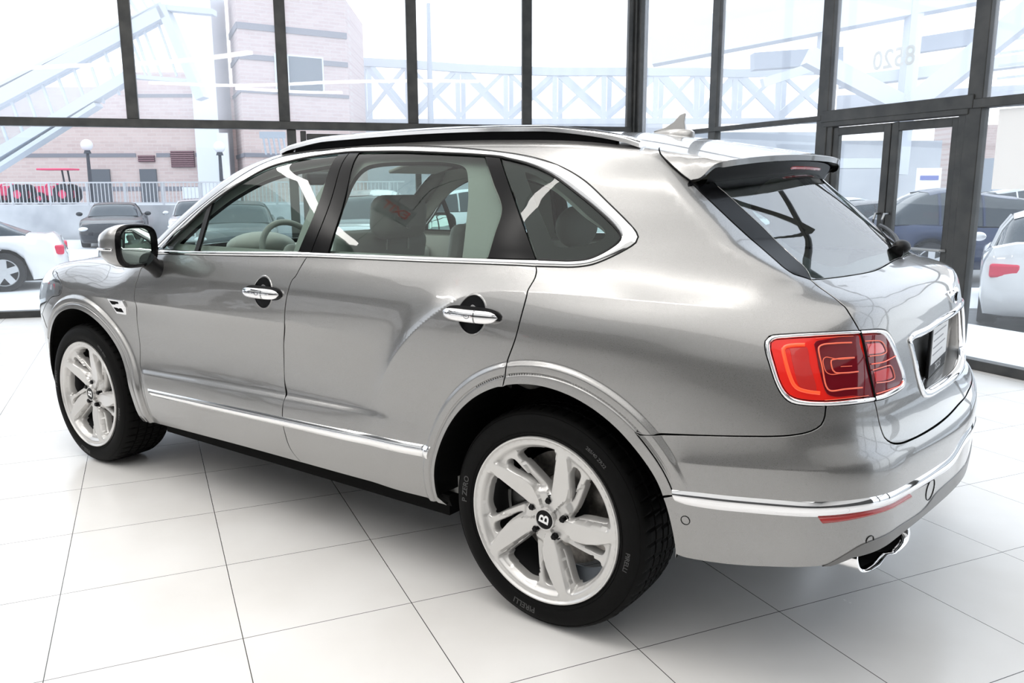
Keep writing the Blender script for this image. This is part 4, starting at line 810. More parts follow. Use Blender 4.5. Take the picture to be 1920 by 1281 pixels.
tailgate = panel('tailgate', tg, (.1, 0, 1.0), paint, car, .021, feats=tfe, holes=[plate_hole])
# bumper
archb = arch(RC, RRr, 23.0, -1.5, 12)
bmp_top = loop(T['BG'][::-1][0:1], step=.01) if False else None
lampbot = [T['LMo'][i] for i in (13, 14, 15)]
bot = np.vstack([T['BB'], T['DFl'][:-1], np.array([[1.105, -.35, .50], [1.108, 0, .495]])])
half = loop(tgc[::-1], np.array(lampbot), rv(T['BG']), rv(ringR), archb, [archb[-1], T['BB'][0]], bot, step=.014)
k0 = int(np.argmin(np.linalg.norm(half-bot[-1], axis=1))); half = half[:k0+1]
bm_ = np.vstack([half, mir(half[1:-1])[::-1]])
bcx = [[sidept(x, .696+(x-.47)*.085+d) for x in np.arange(.45, .9, .012)] for d in (-.010, -.003, .004, .012)]
bre = [rear_row(z, np.arange(-.86, .87, .02)) for z in (.745, .754, .762, .772)]
bumper = panel('rear_bumper', bm_, (.25, 0, .62), paint, car, .021, feats=bcx+bre+flareR)
# lower valance (darker diffuser strip)
valm = mat('valance_grey', (.16, .158, .155), .42, .3, .5, .3)
vt = np.vstack([T['DFu'][:-1], np.array([[1.112, -.40, .552], [1.122, 0, .548]])])
vb = np.vstack([T['DFl'][:-1], np.array([[1.105, -.35, .50], [1.108, 0, .495]])])
half = loop(rv(vt)[:-1], [T['BB'][-1], T['DFl'][0]], vb[1:], step=.014); k0 = int(np.argmin(np.linalg.norm(half-vb[-1], axis=1))); half = half[:k0+1]
panel('diffuser', np.vstack([half, mir(half[1:-1])[::-1]]), (.25, 0, .55), valm, bumper, .025, off=-.003, flange=.008)
# bumper brightwork and reflectors
rcu = np.vstack([T['RCu'], np.array([[1.131, -.15, .684], [1.133, 0, .686]])]); rcl = np.vstack([T['RCl'], np.array([[1.133, -.14, .634], [1.134, 0, .636]])])
full = lambda a: np.vstack([a, mir(a[:-1])[::-1]])
band('bumper_strip', full(rcu), full(rcl), chrome, bumper, .007)
band('reflector', T['RFu'], T['RFl'], redrefl, bumper, .006, both=True)
# lamps
chl = loop(T['LMo'], step=.01)
band('lamp_surround', np.vstack([T['LMo']]), T['LMi'][:1].repeat(1, 0) if False else T['LMi'], chrome, car, .005, closed=True, both=True)
lens = loop(T['LMi'], step=.01)
lamp = panel('tail_lamp', lens, (.2, -.3, 1.0), redbright, car, .02, off=.001, flange=.02)
lampf = panel('tail_lamp', lens, (.2, -.3, 1.0), redbright, car, .02, off=.001, flange=.02, mirror=True)
def offp(P, d):
    P = np.array(P, float); return P-gradF(P)*(F(P)+d)[:, None]
for sg in (0, 1):
    par = (lamp, lampf)[sg]; mir_ = bool(sg); q = np.array([1, -1 if mir_ else 1, 1])
    panel('reflector', loop(T['lrefl'], [T['lrefl'][-1], T['lrefl'][0]], step=.01), (.2, -.3, 1.0), refl_m, par, .02, off=-.0012, flange=.002, mirror=mir_)
    panel('light_guide_block', loop(T['ldark'], [T['ldark'][-1], T['ldark'][0]], step=.01), (.2, -.3, 1.0), reddark, par, .02, off=-.0012, flange=.002, mirror=mir_)
    panel('light_guide_block', loop(T['lright'], [T['lright'][-1], T['lright'][0]], step=.01), (.2, -.3, 1.0), reddark, par, .02, off=-.0012, flange=.002, mirror=mir_)
    for nm in ('ru1f', 'ru2f'): panel('reversing_light', loop(T[nm], [T[nm][-1], T[nm][0]], step=.01), (.2, -.3, 1.0), redlens, par, .02, off=-.0022, flange=.001, mirror=mir_)
    def flat_line(names, w, m_, nm):
        for n_ in names:
            mb = MB(); p = smooth_curve(T[n_], .006); g = gradF(p); p = offp(p, 0.)+g*.003
            tg_ = np.gradient(p, axis=0); s = np.cross(g, tg_); s /= np.linalg.norm(s, axis=1)[:, None]; K = len(p)
            v = np.vstack([p-s*w, p-s*w*.5+g*.0014, p+s*w*.5+g*.0014, p+s*w])*q
            mb.add(v, [(r*K+i, r*K+i+1, (r+1)*K+i+1, (r+1)*K+i) for r in range(3) for i in range(K-1)])
            mb.build(nm, m_, par, smooth=True, angle=80)
    flat_line(['lc1'], .0022, redline, 'light_guide'); flat_line(['lc2'], .0012, redline, 'light_guide'); flat_line(['lc2b'], .0020, redline, 'light_guide'); flat_line(['lc4', 'ltop', 'lbot'], .0010, redline, 'light_guide')
    flat_line(['lband'], .0050, orangered, 'light_guide')
    flat_line(['ru1', 'ru2'], .0016, redline, 'light_guide'); flat_line(['rl1', 'rl2'], .0016, orangered, 'light_guide')
p = offp(smooth_curve(T['LS'], .01), 0.); g = gradF(p)
for sg in (1, -1):
    MB().tube([tuple(a*np.array([1, sg, 1])) for a in p+g*.0030], .0030, 6).build('lamp_split', mblack, car, smooth=True)

# side brightwork
band('door_strip', np.vstack([T['CSu'][:5]]), T['CSl'][:5], bright, front_door, .009, both=True)
band('door_strip', T['CSu'][4:], T['CSl'][4:], bright, rear_door, .009, both=True)
# window surround
band('window_surround', T['DLOo'], T['DLOi'], bright, car, .006, both=True)
band('window_surround', T['BLo'], T['BLi'], bright, car, .006, both=True)
# --- side windows
DI = T['DLOi']; BI = T['BLi']
def upto(curve, p):
    i = int(np.argmin(np.linalg.norm(curve-np.array(p), axis=1))); return i
c_ = smooth_curve(DI, .014); b_ = smooth_curve(BI, .014)
def cut(curve, p, q):
    i, j = upto(curve, p), upto(curve, q); return curve[i:j+1] if i <= j else curve[j:i+1][::-1]
BPL, BPR, BPg, RW, CPg, QL1, QL2 = (T[k] for k in ('BPL', 'BPR', 'BPg', 'RW', 'CPg', 'QL1', 'QL2'))
ql = loop(cut(c_, DI[0], QL1[0]), QL1, cut(b_, QL1[-1], BI[0]), step=.012)
panel('quarter_light', ql, (-1.5, 0, 1.2), winglass, front_door, .03, off=.004, flange=.004, both=True)
qb = loop(cut(c_, QL1[0], QL2[0]), QL2, cut(b_, QL2[-1], QL1[-1]), rv(QL1), step=.01)
panel('division_bar', qb, (-1.5, 0, 1.2), pblack, front_door, .03, off=.001, flange=.012, both=True)
fg = loop(cut(c_, QL2[0], BPL[0]), BPL, cut(b_, BPL[-1], QL2[-1]), rv(QL2), step=.012)
panel('side_window', fg, (-1.5, 0, 1.2), winglass, front_door, .03, off=.004, flange=.004, both=True)
bp1 = loop(cut(c_, BPL[0], BPg[0]), BPg, cut(b_, BPg[-1], BPL[-1]), rv(BPL), step=.01)
panel('pillar_trim', bp1, (-1.2, 0, 1.2), gblack, front_door, .03, off=.0, flange=.012, both=True)
bp2 = loop(cut(c_, BPg[0], BPR[0]), BPR, cut(b_, BPR[-1], BPg[-1]), rv(BPg), step=.01)
panel('pillar_trim', bp2, (-1.2, 0, 1.2), gblack, rear_door, .03, off=.0, flange=.012, both=True)
rgw = loop(cut(c_, BPR[0], RW[0]), RW, cut(b_, RW[-1], BPR[-1]), rv(BPR), step=.012)
panel('side_window', rgw, (-.8, 0, 1.2), winglass, rear_door, .03, off=.004, flange=.004, both=True)
cp = loop(cut(c_, RW[0], CPg[0]), CPg, cut(b_, CPg[-1], RW[-1]), rv(RW), step=.01)
panel('pillar_trim', cp, (-.5, 0, 1.2), gblack, rear_door, .03, off=.0, flange=.012, both=True)
qw = loop(cut(c_, CPg[0], DI[-1]), rv(CPg)[:1], rv(CPg), step=.012)
qw = loop(cut(c_, CPg[0], DI[-1]), rv(CPg), step=.012)
fritl = loop(T['frit'], step=.012)
panel('rear_side_window', qw, (-.3, 0, 1.2), winglass, body_side, .03, off=.004, flange=.004, both=True)
panel('window_border', qw, (-.3, 0, 1.2), frit_m, body_side, .02, off=.011, flange=0, holes=[fritl], both=True)
# window seals (thin black line inside the bright surround)
def seal(name, curve, r, parent, m=pblack, off=0.):
    p = smooth_curve(curve, .02)
    for sg in (1, -1): o = MB().tube([tuple(q) for q in offp(p, off)*np.array([1, sg, 1])], r, 6).build(name, m, parent, smooth=True)
    return o
seal('window_seal', DI, .005, car)
seal('window_seal', T['DLOo'], .003, car)
seal('window_seal', T['BLo'], .0022, car)
# --- black strips painted as the shade inside the shut lines
ribbon('shut_line_shade', [T['FG'], T['DG'], T['RG'], T['BG'], T['TGu'], T['TGm'], T['TGl'], ringR, T['LS'], sill, hood_edge], mblack, car)
mbx = MB(); tl_ = tgc[-6:]; 
ribbon('lamp_gap_shade', [np.vstack([T['LMo'], T['LMo'][:1]])], mblack, car, .03, .006)  # black strip round the lamp, standing in for the shade in its gap
# --- roof rails
mb = MB()
for sg in (1, -1):
    path = []; rad = []
    xs = np.linspace(-1.66, .165, 40)
    for x in xs:
        t = (x+1.66)/1.825; z0 = topz(x, -.625, False)[2]; lift = .029*min(1, t/.16, (1-t)/.20)**.6 if 0 < t < 1 else 0
        path.append((x, -.625*sg, z0+.006+lift))
    v = []; prof = [(-.024, -.009), (-.026, .004), (-.012, .014), (.010, .014), (.024, .004), (.022, -.009)]
    K = len(prof)
    for (x, y, z) in path:
        for a, b in prof: v.append((x, y-a*sg, z+b-.35*a*0))
    f = [(i*K+j, i*K+(j+1) % K, (i+1)*K+(j+1) % K, (i+1)*K+j) for i in range(len(path)-1) for j in range(K)]+[tuple(range(K)), tuple((len(path)-1)*K+j for j in reversed(range(K)))]
    mbr = MB(); mbr.add(v, f); rail = mbr.build('roof_rail', bright, car, smooth=True, angle=60)
    v = []; f = []
    for i, (x, y, z) in enumerate(path[2:-2]):
        z0 = topz(x, -.625, False)[2]; v += [(x, y-.012*sg, z0-.01), (x, y-.012*sg, z), (x, y+.012*sg, z), (x, y+.012*sg, z0-.01)]
    n_ = len(path)-4; f = [(i*4+j, i*4+(j+1) % 4, i*4+4+(j+1) % 4, i*4+4+j) for i in range(n_-1) for j in range(4)]
    MB().add(v, f).build('rail_base', gblack, rail)
# --- roof antenna
mb = MB(); v = []; f = []
secs = [(-.10, .001, .030), (-.07, .010, .036), (-.03, .018, .036), (.0, .030, .026), (.025, .046, .016), (.045, .062, .008), (.055, .066, .005), (.06, .040, .010), (.068, .012, .034), (.075, .002, .030)]
zb = topz(-.02, 0)[2]
def finmesh():
    prof = []
    v = []; f = []
    S = [(-.115, .004, .012), (-.09, .012, .030), (-.05, .020, .036), (-.01, .034, .030), (.015, .050, .018), (.035, .064, .009), (.052, .070, .004)]
    B = [(-.115, .0, .014), (-.08, .0, .034), (-.03, .0, .042), (.02, .0, .044), (.06, .0, .044), (.085, 0, .040)]
    return S, B
base = MB(); 
for k in range(24):
    pass
n_ = 28; bv = []
for lvl, (h, s_) in enumerate(((-.02, 1.), (.008, .98), (.016, .86), (.020, .6))):
    for i in range(n_):
        t = 2*math.pi*i/n_; xx = .095*math.cos(t)*s_; yy = .040*math.sin(t)*(1-.35*(-math.cos(t)+1)/2)*s_; bv.append((-.02+xx, yy, zb+h))
base.add(bv, [(l*n_+i, l*n_+(i+1) % n_, (l+1)*n_+(i+1) % n_, (l+1)*n_+i) for l in range(3) for i in range(n_)]+[tuple(3*n_+i for i in range(n_))])
antenna = base.build('roof_antenna', paint, car, smooth=True)
finp = [(-.085, .016), (-.03, .030), (.005, .050), (.028, .076), (.050, .084), (.054, .080), (.050, .050), (.058, .016)]
def blade(w): return [(-.02+a, w*(1-max(0, b-.016)/.085)*(1 if 0 < i < 7 else 1), zb+b) for i, (a, b) in enumerate(finp)]
bl = MB(); A_ = blade(.011); B_ = [(x, -y, z) for x, y, z in A_]; n_ = len(A_)
bl.add(A_+B_, [tuple(range(n_)), tuple(reversed(range(n_, 2*n_)))]+[(i, n_+i, n_+(i+1) % n_, (i+1) % n_) for i in range(n_)])
bl.build('antenna_fin', paint, antenna, bevel=.004, seg=3, smooth=True)
# --- door handles
def handle(x, z, parent, wid=.235):
    y = -float(W(x, z)); cx = x; cz = z
    # bowl: shade of the body-coloured recess put in as a black disc
    bmesh_ = MB(); v = []; f = []; n = 40; rx, rz = .062, .068
    cyb = cx+.012*0
    for k, (s_, dp) in enumerate(((1.0, .0012), (.97, -.004), (.85, -.016), (.6, -.024), (.3, -.027), (.02, -.028))):
        for i in range(n):
            t = 2*math.pi*i/n; px = cyb+rx*s_*math.cos(t); pz = cz+rz*s_*math.sin(t); v.append((px, -float(W(px, pz))-.002+dp*-.0-.0+(-dp if False else 0)+(-(dp)*0), pz))
    v = []; 
    for k, (s_, dp) in enumerate(((1.06, -.0005), (1.03, .0025), (.98, .0026), (.95, .0008), (.9, .0004), (.6, .0003), (.02, .0003))):
        for i in range(n):
            t = 2*math.pi*i/n; px = cyb+rx*s_*math.cos(t); pz = cz+rz*s_*math.sin(t); v.append((px, -float(W(px, pz))-dp, pz))
    f = [(k*n+i, k*n+(i+1) % n, (k+1)*n+(i+1) % n, (k+1)*n+i) for k in range(6) for i in range(n)]
    MB().add(v[3*n:], [(k*n+i, k*n+(i+1) % n, (k+1)*n+(i+1) % n, (k+1)*n+i) for k in range(3) for i in range(n)]).build('handle_recess', gblack, parent, smooth=True)
    MB().add(v[:4*n], [(k*n+i, k*n+(i+1) % n, (k+1)*n+(i+1) % n, (k+1)*n+i) for k in range(3) for i in range(n)]).build('recess_rim', paint, parent, smooth=True)
    # grip
    v = []; K = 16; st = 26
    for i in range(st+1):
        t = i/st; px = cx-wid/2+wid*t; e = max(1e-3, 1-abs(2*t-1)**5)**.5; hh = .0235*e*(1-.12*(1-t)); dd = .012*e
        yy = -float(W(px, cz))-.012-.020*math.sin(math.pi*min(1, max(0, t)))**.55
        for j in range(K):
            a = 2*math.pi*j/K; v.append((px, yy-dd*math.cos(a), cz+hh*math.sin(a)))
    f = [(i*K+j, i*K+(j+1) % K, (i+1)*K+(j+1) % K, (i+1)*K+j) for i in range(st) for j in range(K)]+[tuple(range(K)), tuple(st*K+j for j in reversed(range(K)))]
    MB().add(v, f).build('door_handle', chrome, parent, smooth=True, angle=70)
    # black plate standing in for the shade behind the grip
    mb = MB(); mb.add([(cx-wid/2*1.03+wid*1.05*t, -float(W(cx-wid/2+wid*t, cz))-.002, cz+s*.029*max(.05, 1-abs(2*t-1)**4)**.5) for s in (1, -1) for t in np.linspace(0, 1, 20)], [(i, i+1, 20+i+1, 20+i) for i in range(19)]); mb.build('handle_shade', pblack, parent)
    # split between grip and lock cover
    px = cx+wid*.16; yy = -float(W(px, cz))-.012-.0198
    t_ = MB(); t_.tube([(px, yy-.0125*math.cos(a), cz+.0240*math.sin(a)) for a in np.linspace(-1.5, 1.5, 12)], .0009, 5); t_.build('handle_split', pblack, parent)
    o_ = MB(); o_.tube([(px-.028+.011*math.cos(a), yy-.0118+.0*math.sin(a), cz+.0062*math.sin(a)) for a in np.linspace(0, 2*math.pi, 20)[:-1]], .0011, 5, closed=True); o_.build('touch_sensor', rimdark, parent)
handle(-1.408, 1.0630, front_door); handle(-.268, 1.0715, rear_door)
# --- wing vent
vy = lambda x, z: -float(W(x, z))
def slot(pts, m, name, off, parent):
    n = len(pts); mb = MB(); mb.add([(x, vy(x, z)-off, z) for x, z in pts]+[(x, vy(x, z)+.02, z) for x, z in pts], [tuple(range(n))]+[(i, n+i, n+(i+1) % n, (i+1) % n) for i in range(n)])
    return mb.build(name, m, parent, bevel=.0015)
slot([(-2.655, .944), (-2.512, .944), (-2.494, .912), (-2.505, .872), (-2.59, .872)], chrome, 'wing_vent', .007, front_wing)
slot([(-2.638, .936), (-2.552, .936), (-2.545, .916), (-2.618, .916)], mblack, 'vent_slot', .0085, front_wing)
slot([(-2.612, .904), (-2.535, .904), (-2.520, .882), (-2.585, .882)], mblack, 'vent_slot', .0085, front_wing)
# --- parking sensors and tow cover
def ringon(P, r, parent, name='parking_sensor', fill=None):
    P = np.array(P); g = gradF(P[None])[0]; P = P-g*float(F(P[None])[0]); a = np.cross(g, [0, 0, 1]); a /= np.linalg.norm(a); b = np.cross(a, g); mb = MB()
    mb.tube([tuple(P+a*r*math.cos(t)+b*r*math.sin(t)+g*.0008) for t in np.linspace(0, 2*math.pi, 30)[:-1]], .0013, 5, closed=True)
    return mb.build(name, pblack, parent, smooth=True)
for i, r in ((0, .0135), (1, .0135), (3, .012)): ringon(T['sens'][i], r, bumper)
ringon(T['sens'][2], .034, bumper, 'tow_cover')
# --- exhaust
def exhaust(sg):
    mb = MB(); n = 64
    def outline(x, s_, fl=0):
        pts = []
        for i in range(n):
            t = 2*math.pi*i/n; a = math.cos(t); b = math.sin(t); w = .176; h = .043
            px = w*np.sign(a)*abs(a)**.5; pz = h*np.sign(b)*abs(b)**.7
            pz *= 1-.30*math.exp(-(px/.020)**2)
            pts.append((x+.20*px-.25*(pz+h)*fl, -.572+px*(1 if s_ == 1 else s_*(1+.0)), .418+pz*s_+.10*px*0))
        return pts
    secs = [(.90, 1.0, 0), (.985, 1.02, .5), (1.004, 1.04, 1), (1.006, 1.01, 1), (1.002, .93, 1), (.985, .90, 1), (.90, .88, 0)]
    v = [(x, y*sg, z) for s_ in secs for x, y, z in outline(*s_)]
    mb.add(v, [(k*n+i, k*n+(i+1) % n, (k+1)*n+(i+1) % n, (k+1)*n+i) for k in range(5) for i in range(n)])
    e = mb.build('exhaust_tip', chrome, car, smooth=True, angle=60)
    mb = MB(); mb.add(v[5*n:], [(i, (i+1) % n, n+(i+1) % n, n+i) for i in range(n)]+[tuple(n+i for i in range(n))]); mb.build('exhaust_bore', mblack, e)
exhaust(1); exhaust(-1)
# --- underbody, wheel wells, cabin tub
mb = MB(); mb.box((-3.6, -.86, .22), (1.0, .86, .30))
MB().box((-2.42, -.86, .25), (-.50, .86, .33)).build('underbody', mblack, car)
MB().box((-3.6, -.50, .20), (.45, .50, .30)).build('underbody', mblack, car)
MB().box((.50, -.80, .42), (.88, .80, .46)).build('underbody', mblack, car)
for cx, r in ((RC, .50), (FC, .49)):
    for sg in (1, -1):
        mb = MB(); n = 40; v = []; 
        arcs = [(cx+r*math.cos(R(a)), .392+r*math.sin(R(a))) for a in np.linspace(2, 184, n)]
        for x, z in arcs: v.append((x, -sg*(float(W(x, z))-.012), z))
        for x, z in arcs: v.append((x, -sg*.52, z))
        v.append((cx, -sg*.52, .392))
        mb.add(v, [(i, i+1, n+i+1, n+i) for i in range(n-1)]+[(n+i, n+i+1, 2*n) for i in range(n-1)])
        mb.build('wheel_liner', mblack, car, smooth=False)
# cabin
tub = MB(); tub.box((-2.60, -.82, .33), (-.0, .82, .40)); tub.build('cabin_floor', greyleather, car)
for sg in (1, -1):
    mb = MB()
    for i, x in enumerate(np.linspace(-2.35, .42, 24)): pass
    xs = np.linspace(-2.30, .50, 24); v = []
    for x in xs: v += [(x, -sg*(float(W(x, 1.20))-.035), 1.205+.02*(x+2.3)/2.8), (x, -sg*(float(W(x, 1.20))-.09), 1.195), (x, -sg*(float(W(x, 1.20))-.12), 1.10), (x, -sg*(float(W(x, .8))-.12), .45 if x < -.52 else .96)]
    mb.add(v, [(i*4+j, i*4+j+1, i*4+5+j, i*4+4+j) for i in range(23) for j in range(3)]); mb.build('door_lining', cream, car, smooth=True, angle=50)
# boot floor/ parcel
MB().box((.0, -.62, .95), (.80, .62, .97)).build('luggage_cover', cream, car)
# headlining with window openings (follows the body 55 mm inside)
def inner_open(cx0, cx1):
    pass
open1 = [(-2.17, 1.235), (-2.02, 1.345), (-1.85, 1.455), (-1.65, 1.545), (-1.42, 1.59), (-1.24, 1.60), (-1.30, 1.42), (-1.33, 1.235)]
open2 = [(-1.13, 1.245), (-1.11, 1.42), (-1.07, 1.585), (-1.02, 1.605), (-.80, 1.61), (-.62, 1.60), (-.52, 1.57), (-.47, 1.48), (-.44, 1.36), (-.42, 1.25)]
open3 = [(-.29, 1.54), (-.12, 1.49), (.03, 1.40), (.13, 1.335), (.09, 1.30), (-.08, 1.27), (-.16, 1.275), (-.23, 1.38)]
def op3(pl): 
    P = np.array([[x, -float(W(x, z))+.05, z] for x, z in pl]); return loop(P, [P[-1], P[0]], step=.015)
lin_half = np.array([[-2.30, -.84, 1.22], [-2.15, -.80, 1.335], [-1.98, -.745, 1.44], [-1.80, -.66, 1.55], [-1.66, -.50, 1.62], [-1.62, 0, 1.645]])
lin_back = np.array([[.40, 0, 1.56], [.36, -.35, 1.54], [.36, -.60, 1.50], [.43, -.63, 1.42], [.60, -.63, 1.29], [.66, -.65, 1.215]])
# sides
ls = loop(lin_half[:4], [topz(-1.75, -.60), topz(-1.4, -.56), topz(-.4, -.56), topz(.28, -.54)], lin_back[2:], [lin_back[-1], sidept(-.6, 1.20), sidept(-2.2, 1.19), lin_half[0]], step=.02)
panel('headlining', ls, (-.9, 0, 1.15), headl, car, .03, off=.05, tail=True, holes=[op3(open1), op3(open2), op3(open3)], both=True, flange=.02)
lr = np.array([topz(-1.74, 0), topz(-1.72, -.3), topz(-1.70, -.55), topz(-1.4, -.56), topz(-.4, -.56), topz(.28, -.54), topz(.31, -.3), topz(.32, 0)])
panel('headlining', loop(lr, rv(mir(lr)), step=.03), (-.8, 0, .8), headl, car, .06, off=.045, flange=0)
# dashboard
mb = MB(); sec = [(-2.72, 1.12), (-2.5, 1.175), (-2.3, 1.19), (-2.12, 1.175), (-2.03, 1.12), (-2.05, .95), (-2.15, .75), (-2.7, .7)]
mb.prism(sec, 'y', -.80, .80); mb.build('dashboard', cream, car, bevel=.03, seg=4, smooth=True)
mb = MB(); v = []
mb.sphere((-2.16, -.40, 1.195), .17, 24, 12, (.9, 1.1, .45)); mb.build('instrument_hood', cream, car, smooth=True)
# steering wheel
mb = MB(); mb.tube([(.0, .185*math.cos(t), .185*math.sin(t)) for t in np.linspace(0, 2*math.pi, 40)[:-1]], .0155, 10, closed=True)
mb.obox((0, -.17, 0), (0, .17, 0), .03, .04); mb.obox((0, 0, 0), (0, 0, -.17), .03, .04, (0, 1, 0)); mb.sphere((0, 0, 0), .065, 16, 10, (.5, 1, 1))
mb.xf(Matrix.Translation((-1.90, -.40, 1.155)) @ Matrix.Rotation(R(-24), 4, 'Y')); mb.build('steering_wheel', cream, car, smooth=True)
# seats
def cushion(name, c, s, m, parent, rot=0., bev=.05):
    mb = MB(); a, b, d = s; mb.box((-a/2, -b/2, -d/2), (a/2, b/2, d/2)); mb.xf(Matrix.Translation(c) @ Matrix.Rotation(rot, 4, 'Y'))
    return mb.build(name, m, parent, smooth=True, bevel=bev, seg=5)
for y in (-.40, .40):
    s = cushion('front_seat', (-1.33, y, 1.00), (.14, .52, .62), cream, car, R(12)); cushion('seat_base', (-1.62, y, .70), (.52, .52, .18), cream, s)
    hr_ = cushion('headrest', (-1.165, y, 1.366), (.13, .305, .195), cream, s, R(6), .062)
    for dy in (-.07, .07): MB().tube([(-1.18, y+dy, 1.22), (-1.17, y+dy, 1.30)], .006, 8).build('headrest_post', chrome, s)
    MB().tube([(-1.105+.004*0, y-.0+.022*math.cos(t), 1.33+.016*math.sin(t)) for t in np.linspace(0, 2*math.pi, 20)[:-1]], .002, 5, closed=True).build('headrest_emblem', chrome, hr_)
rb = cushion('rear_bench', (-.28, 0, .98), (.16, 1.30, .50), cream, car, R(14)); cushion('seat_base', (-.68, 0, .66), (.42, 1.02, .16), cream, rb)
for y in (-.42, .42):
    mb = MB(); mb.sphere((-.21, y, 1.345), .085, 24, 16, (.65, 1.5, .95)); mb.build('headrest', cream, rb, smooth=True)
# rear-view mirror
cushion('rearview_mirror', (-2.10, 0, 1.545), (.03, .24, .07), pblack, car, R(-10), .012)
for y in (-.35, .38): cushion('sun_visor', (-1.72, y, 1.60), (.16, .38, .02), headl, car, R(-14), .008)
# --- door mirrors
def mirror(sg):
    mb = MB(); c = np.array([-2.235, -1.085, 1.235]); v = []; n = 36; rings = []
    # (x offset, half width y, half height z, centre shift y)
    S = [(.060, .108, .086, .0), (.052, .120, .098, .0), (.030, .123, .101, 0.), (-.005, .121, .098, .0), (-.045, .112, .088, .0), (-.085, .092, .070, 0.), (-.115, .060, .046, 0.), (-.130, .020, .016, 0.)]
    for dx, hw, hh, sy in S:
        for i in range(n):
            t = 2*math.pi*i/n; a, b = math.cos(t), math.sin(t); ex = .62
            v.append((c[0]+dx-.20*0, (c[1]+sy+hw*np.sign(a)*abs(a)**ex), c[2]+hh*np.sign(b)*abs(b)**ex*(1-.10*(-np.sign(a)*abs(a))*0)+.012*a*0))
    yaw = Matrix.Translation(Vector(c)) @ Matrix.Rotation(R(16), 4, 'Z') @ Matrix.Translation(-Vector(c))
    v = [tuple(yaw @ Vector(q)) for q in v]
    v = [(x, y*sg, z) for x, y, z in v]
    mb.add(v, [(k*n+i, k*n+(i+1) % n, (k+1)*n+(i+1) % n, (k+1)*n+i) for k in range(len(S)-1) for i in range(n)]+[tuple((len(S)-1)*n+i for i in range(n))])
    m = mb.build('door_mirror', paint, car, smooth=True, angle=60)
    def ringm(S2, mt, nm, cap=True, sm=True):
        v = []
        for dx, hw, hh in S2:
            for i in range(n):
                t = 2*math.pi*i/n; a, b = math.cos(t), math.sin(t); ex = .62; v.append((c[0]+dx, c[1]+hw*np.sign(a)*abs(a)**ex, c[2]+hh*np.sign(b)*abs(b)**ex))
        v = [tuple(yaw @ Vector(q)) for q in v]; v = [(x, y*sg, z) for x, y, z in v]; K = len(S2)
        f = [(k*n+i, k*n+(i+1) % n, (k+1)*n+(i+1) % n, (k+1)*n+i) for k in range(K-1) for i in range(n)]
        if cap: f.append(tuple((K-1)*n+i for i in range(n)))
        return MB().add(v, f).build(nm, mt, m, smooth=sm, angle=40)
    ringm([(.046, .1235, .1015), (.058, .1215, .0995), (.066, .115, .093), (.064, .105, .084), (.050, .100, .079)], gblack, 'mirror_rim', False)
    ringm([(.052, .1005, .0795), (.0525, .099, .078)], mirrorm, 'mirror_glass')
    # indicator
    mb = MB(); mb.tube([tuple(Vector((q[0], q[1]*sg, q[2]))) for q in [yaw @ Vector((c[0]+dx, c[1]-hw-.001, c[2]-.012)) for dx, hw in ((.03, .1235), (0, .122), (-.04, .113), (-.075, .097), (-.105, .073))]], .006, 8); mb.build('indicator', chrome, m, smooth=True)
    mb = MB(); q = [(-2.20, -1.02, 1.165), (-2.205, -.985, 1.135), (-2.21, -.955, 1.118)]
    mb.tube([(x, y*sg, z) for x, y, z in q], [.040, .036, .048], 16); mb.v = [(x, y, z) for x, y, z in mb.v]
    mb.build('mirror_stalk', pblack, m, smooth=True)
mirror(1); mirror(-1)
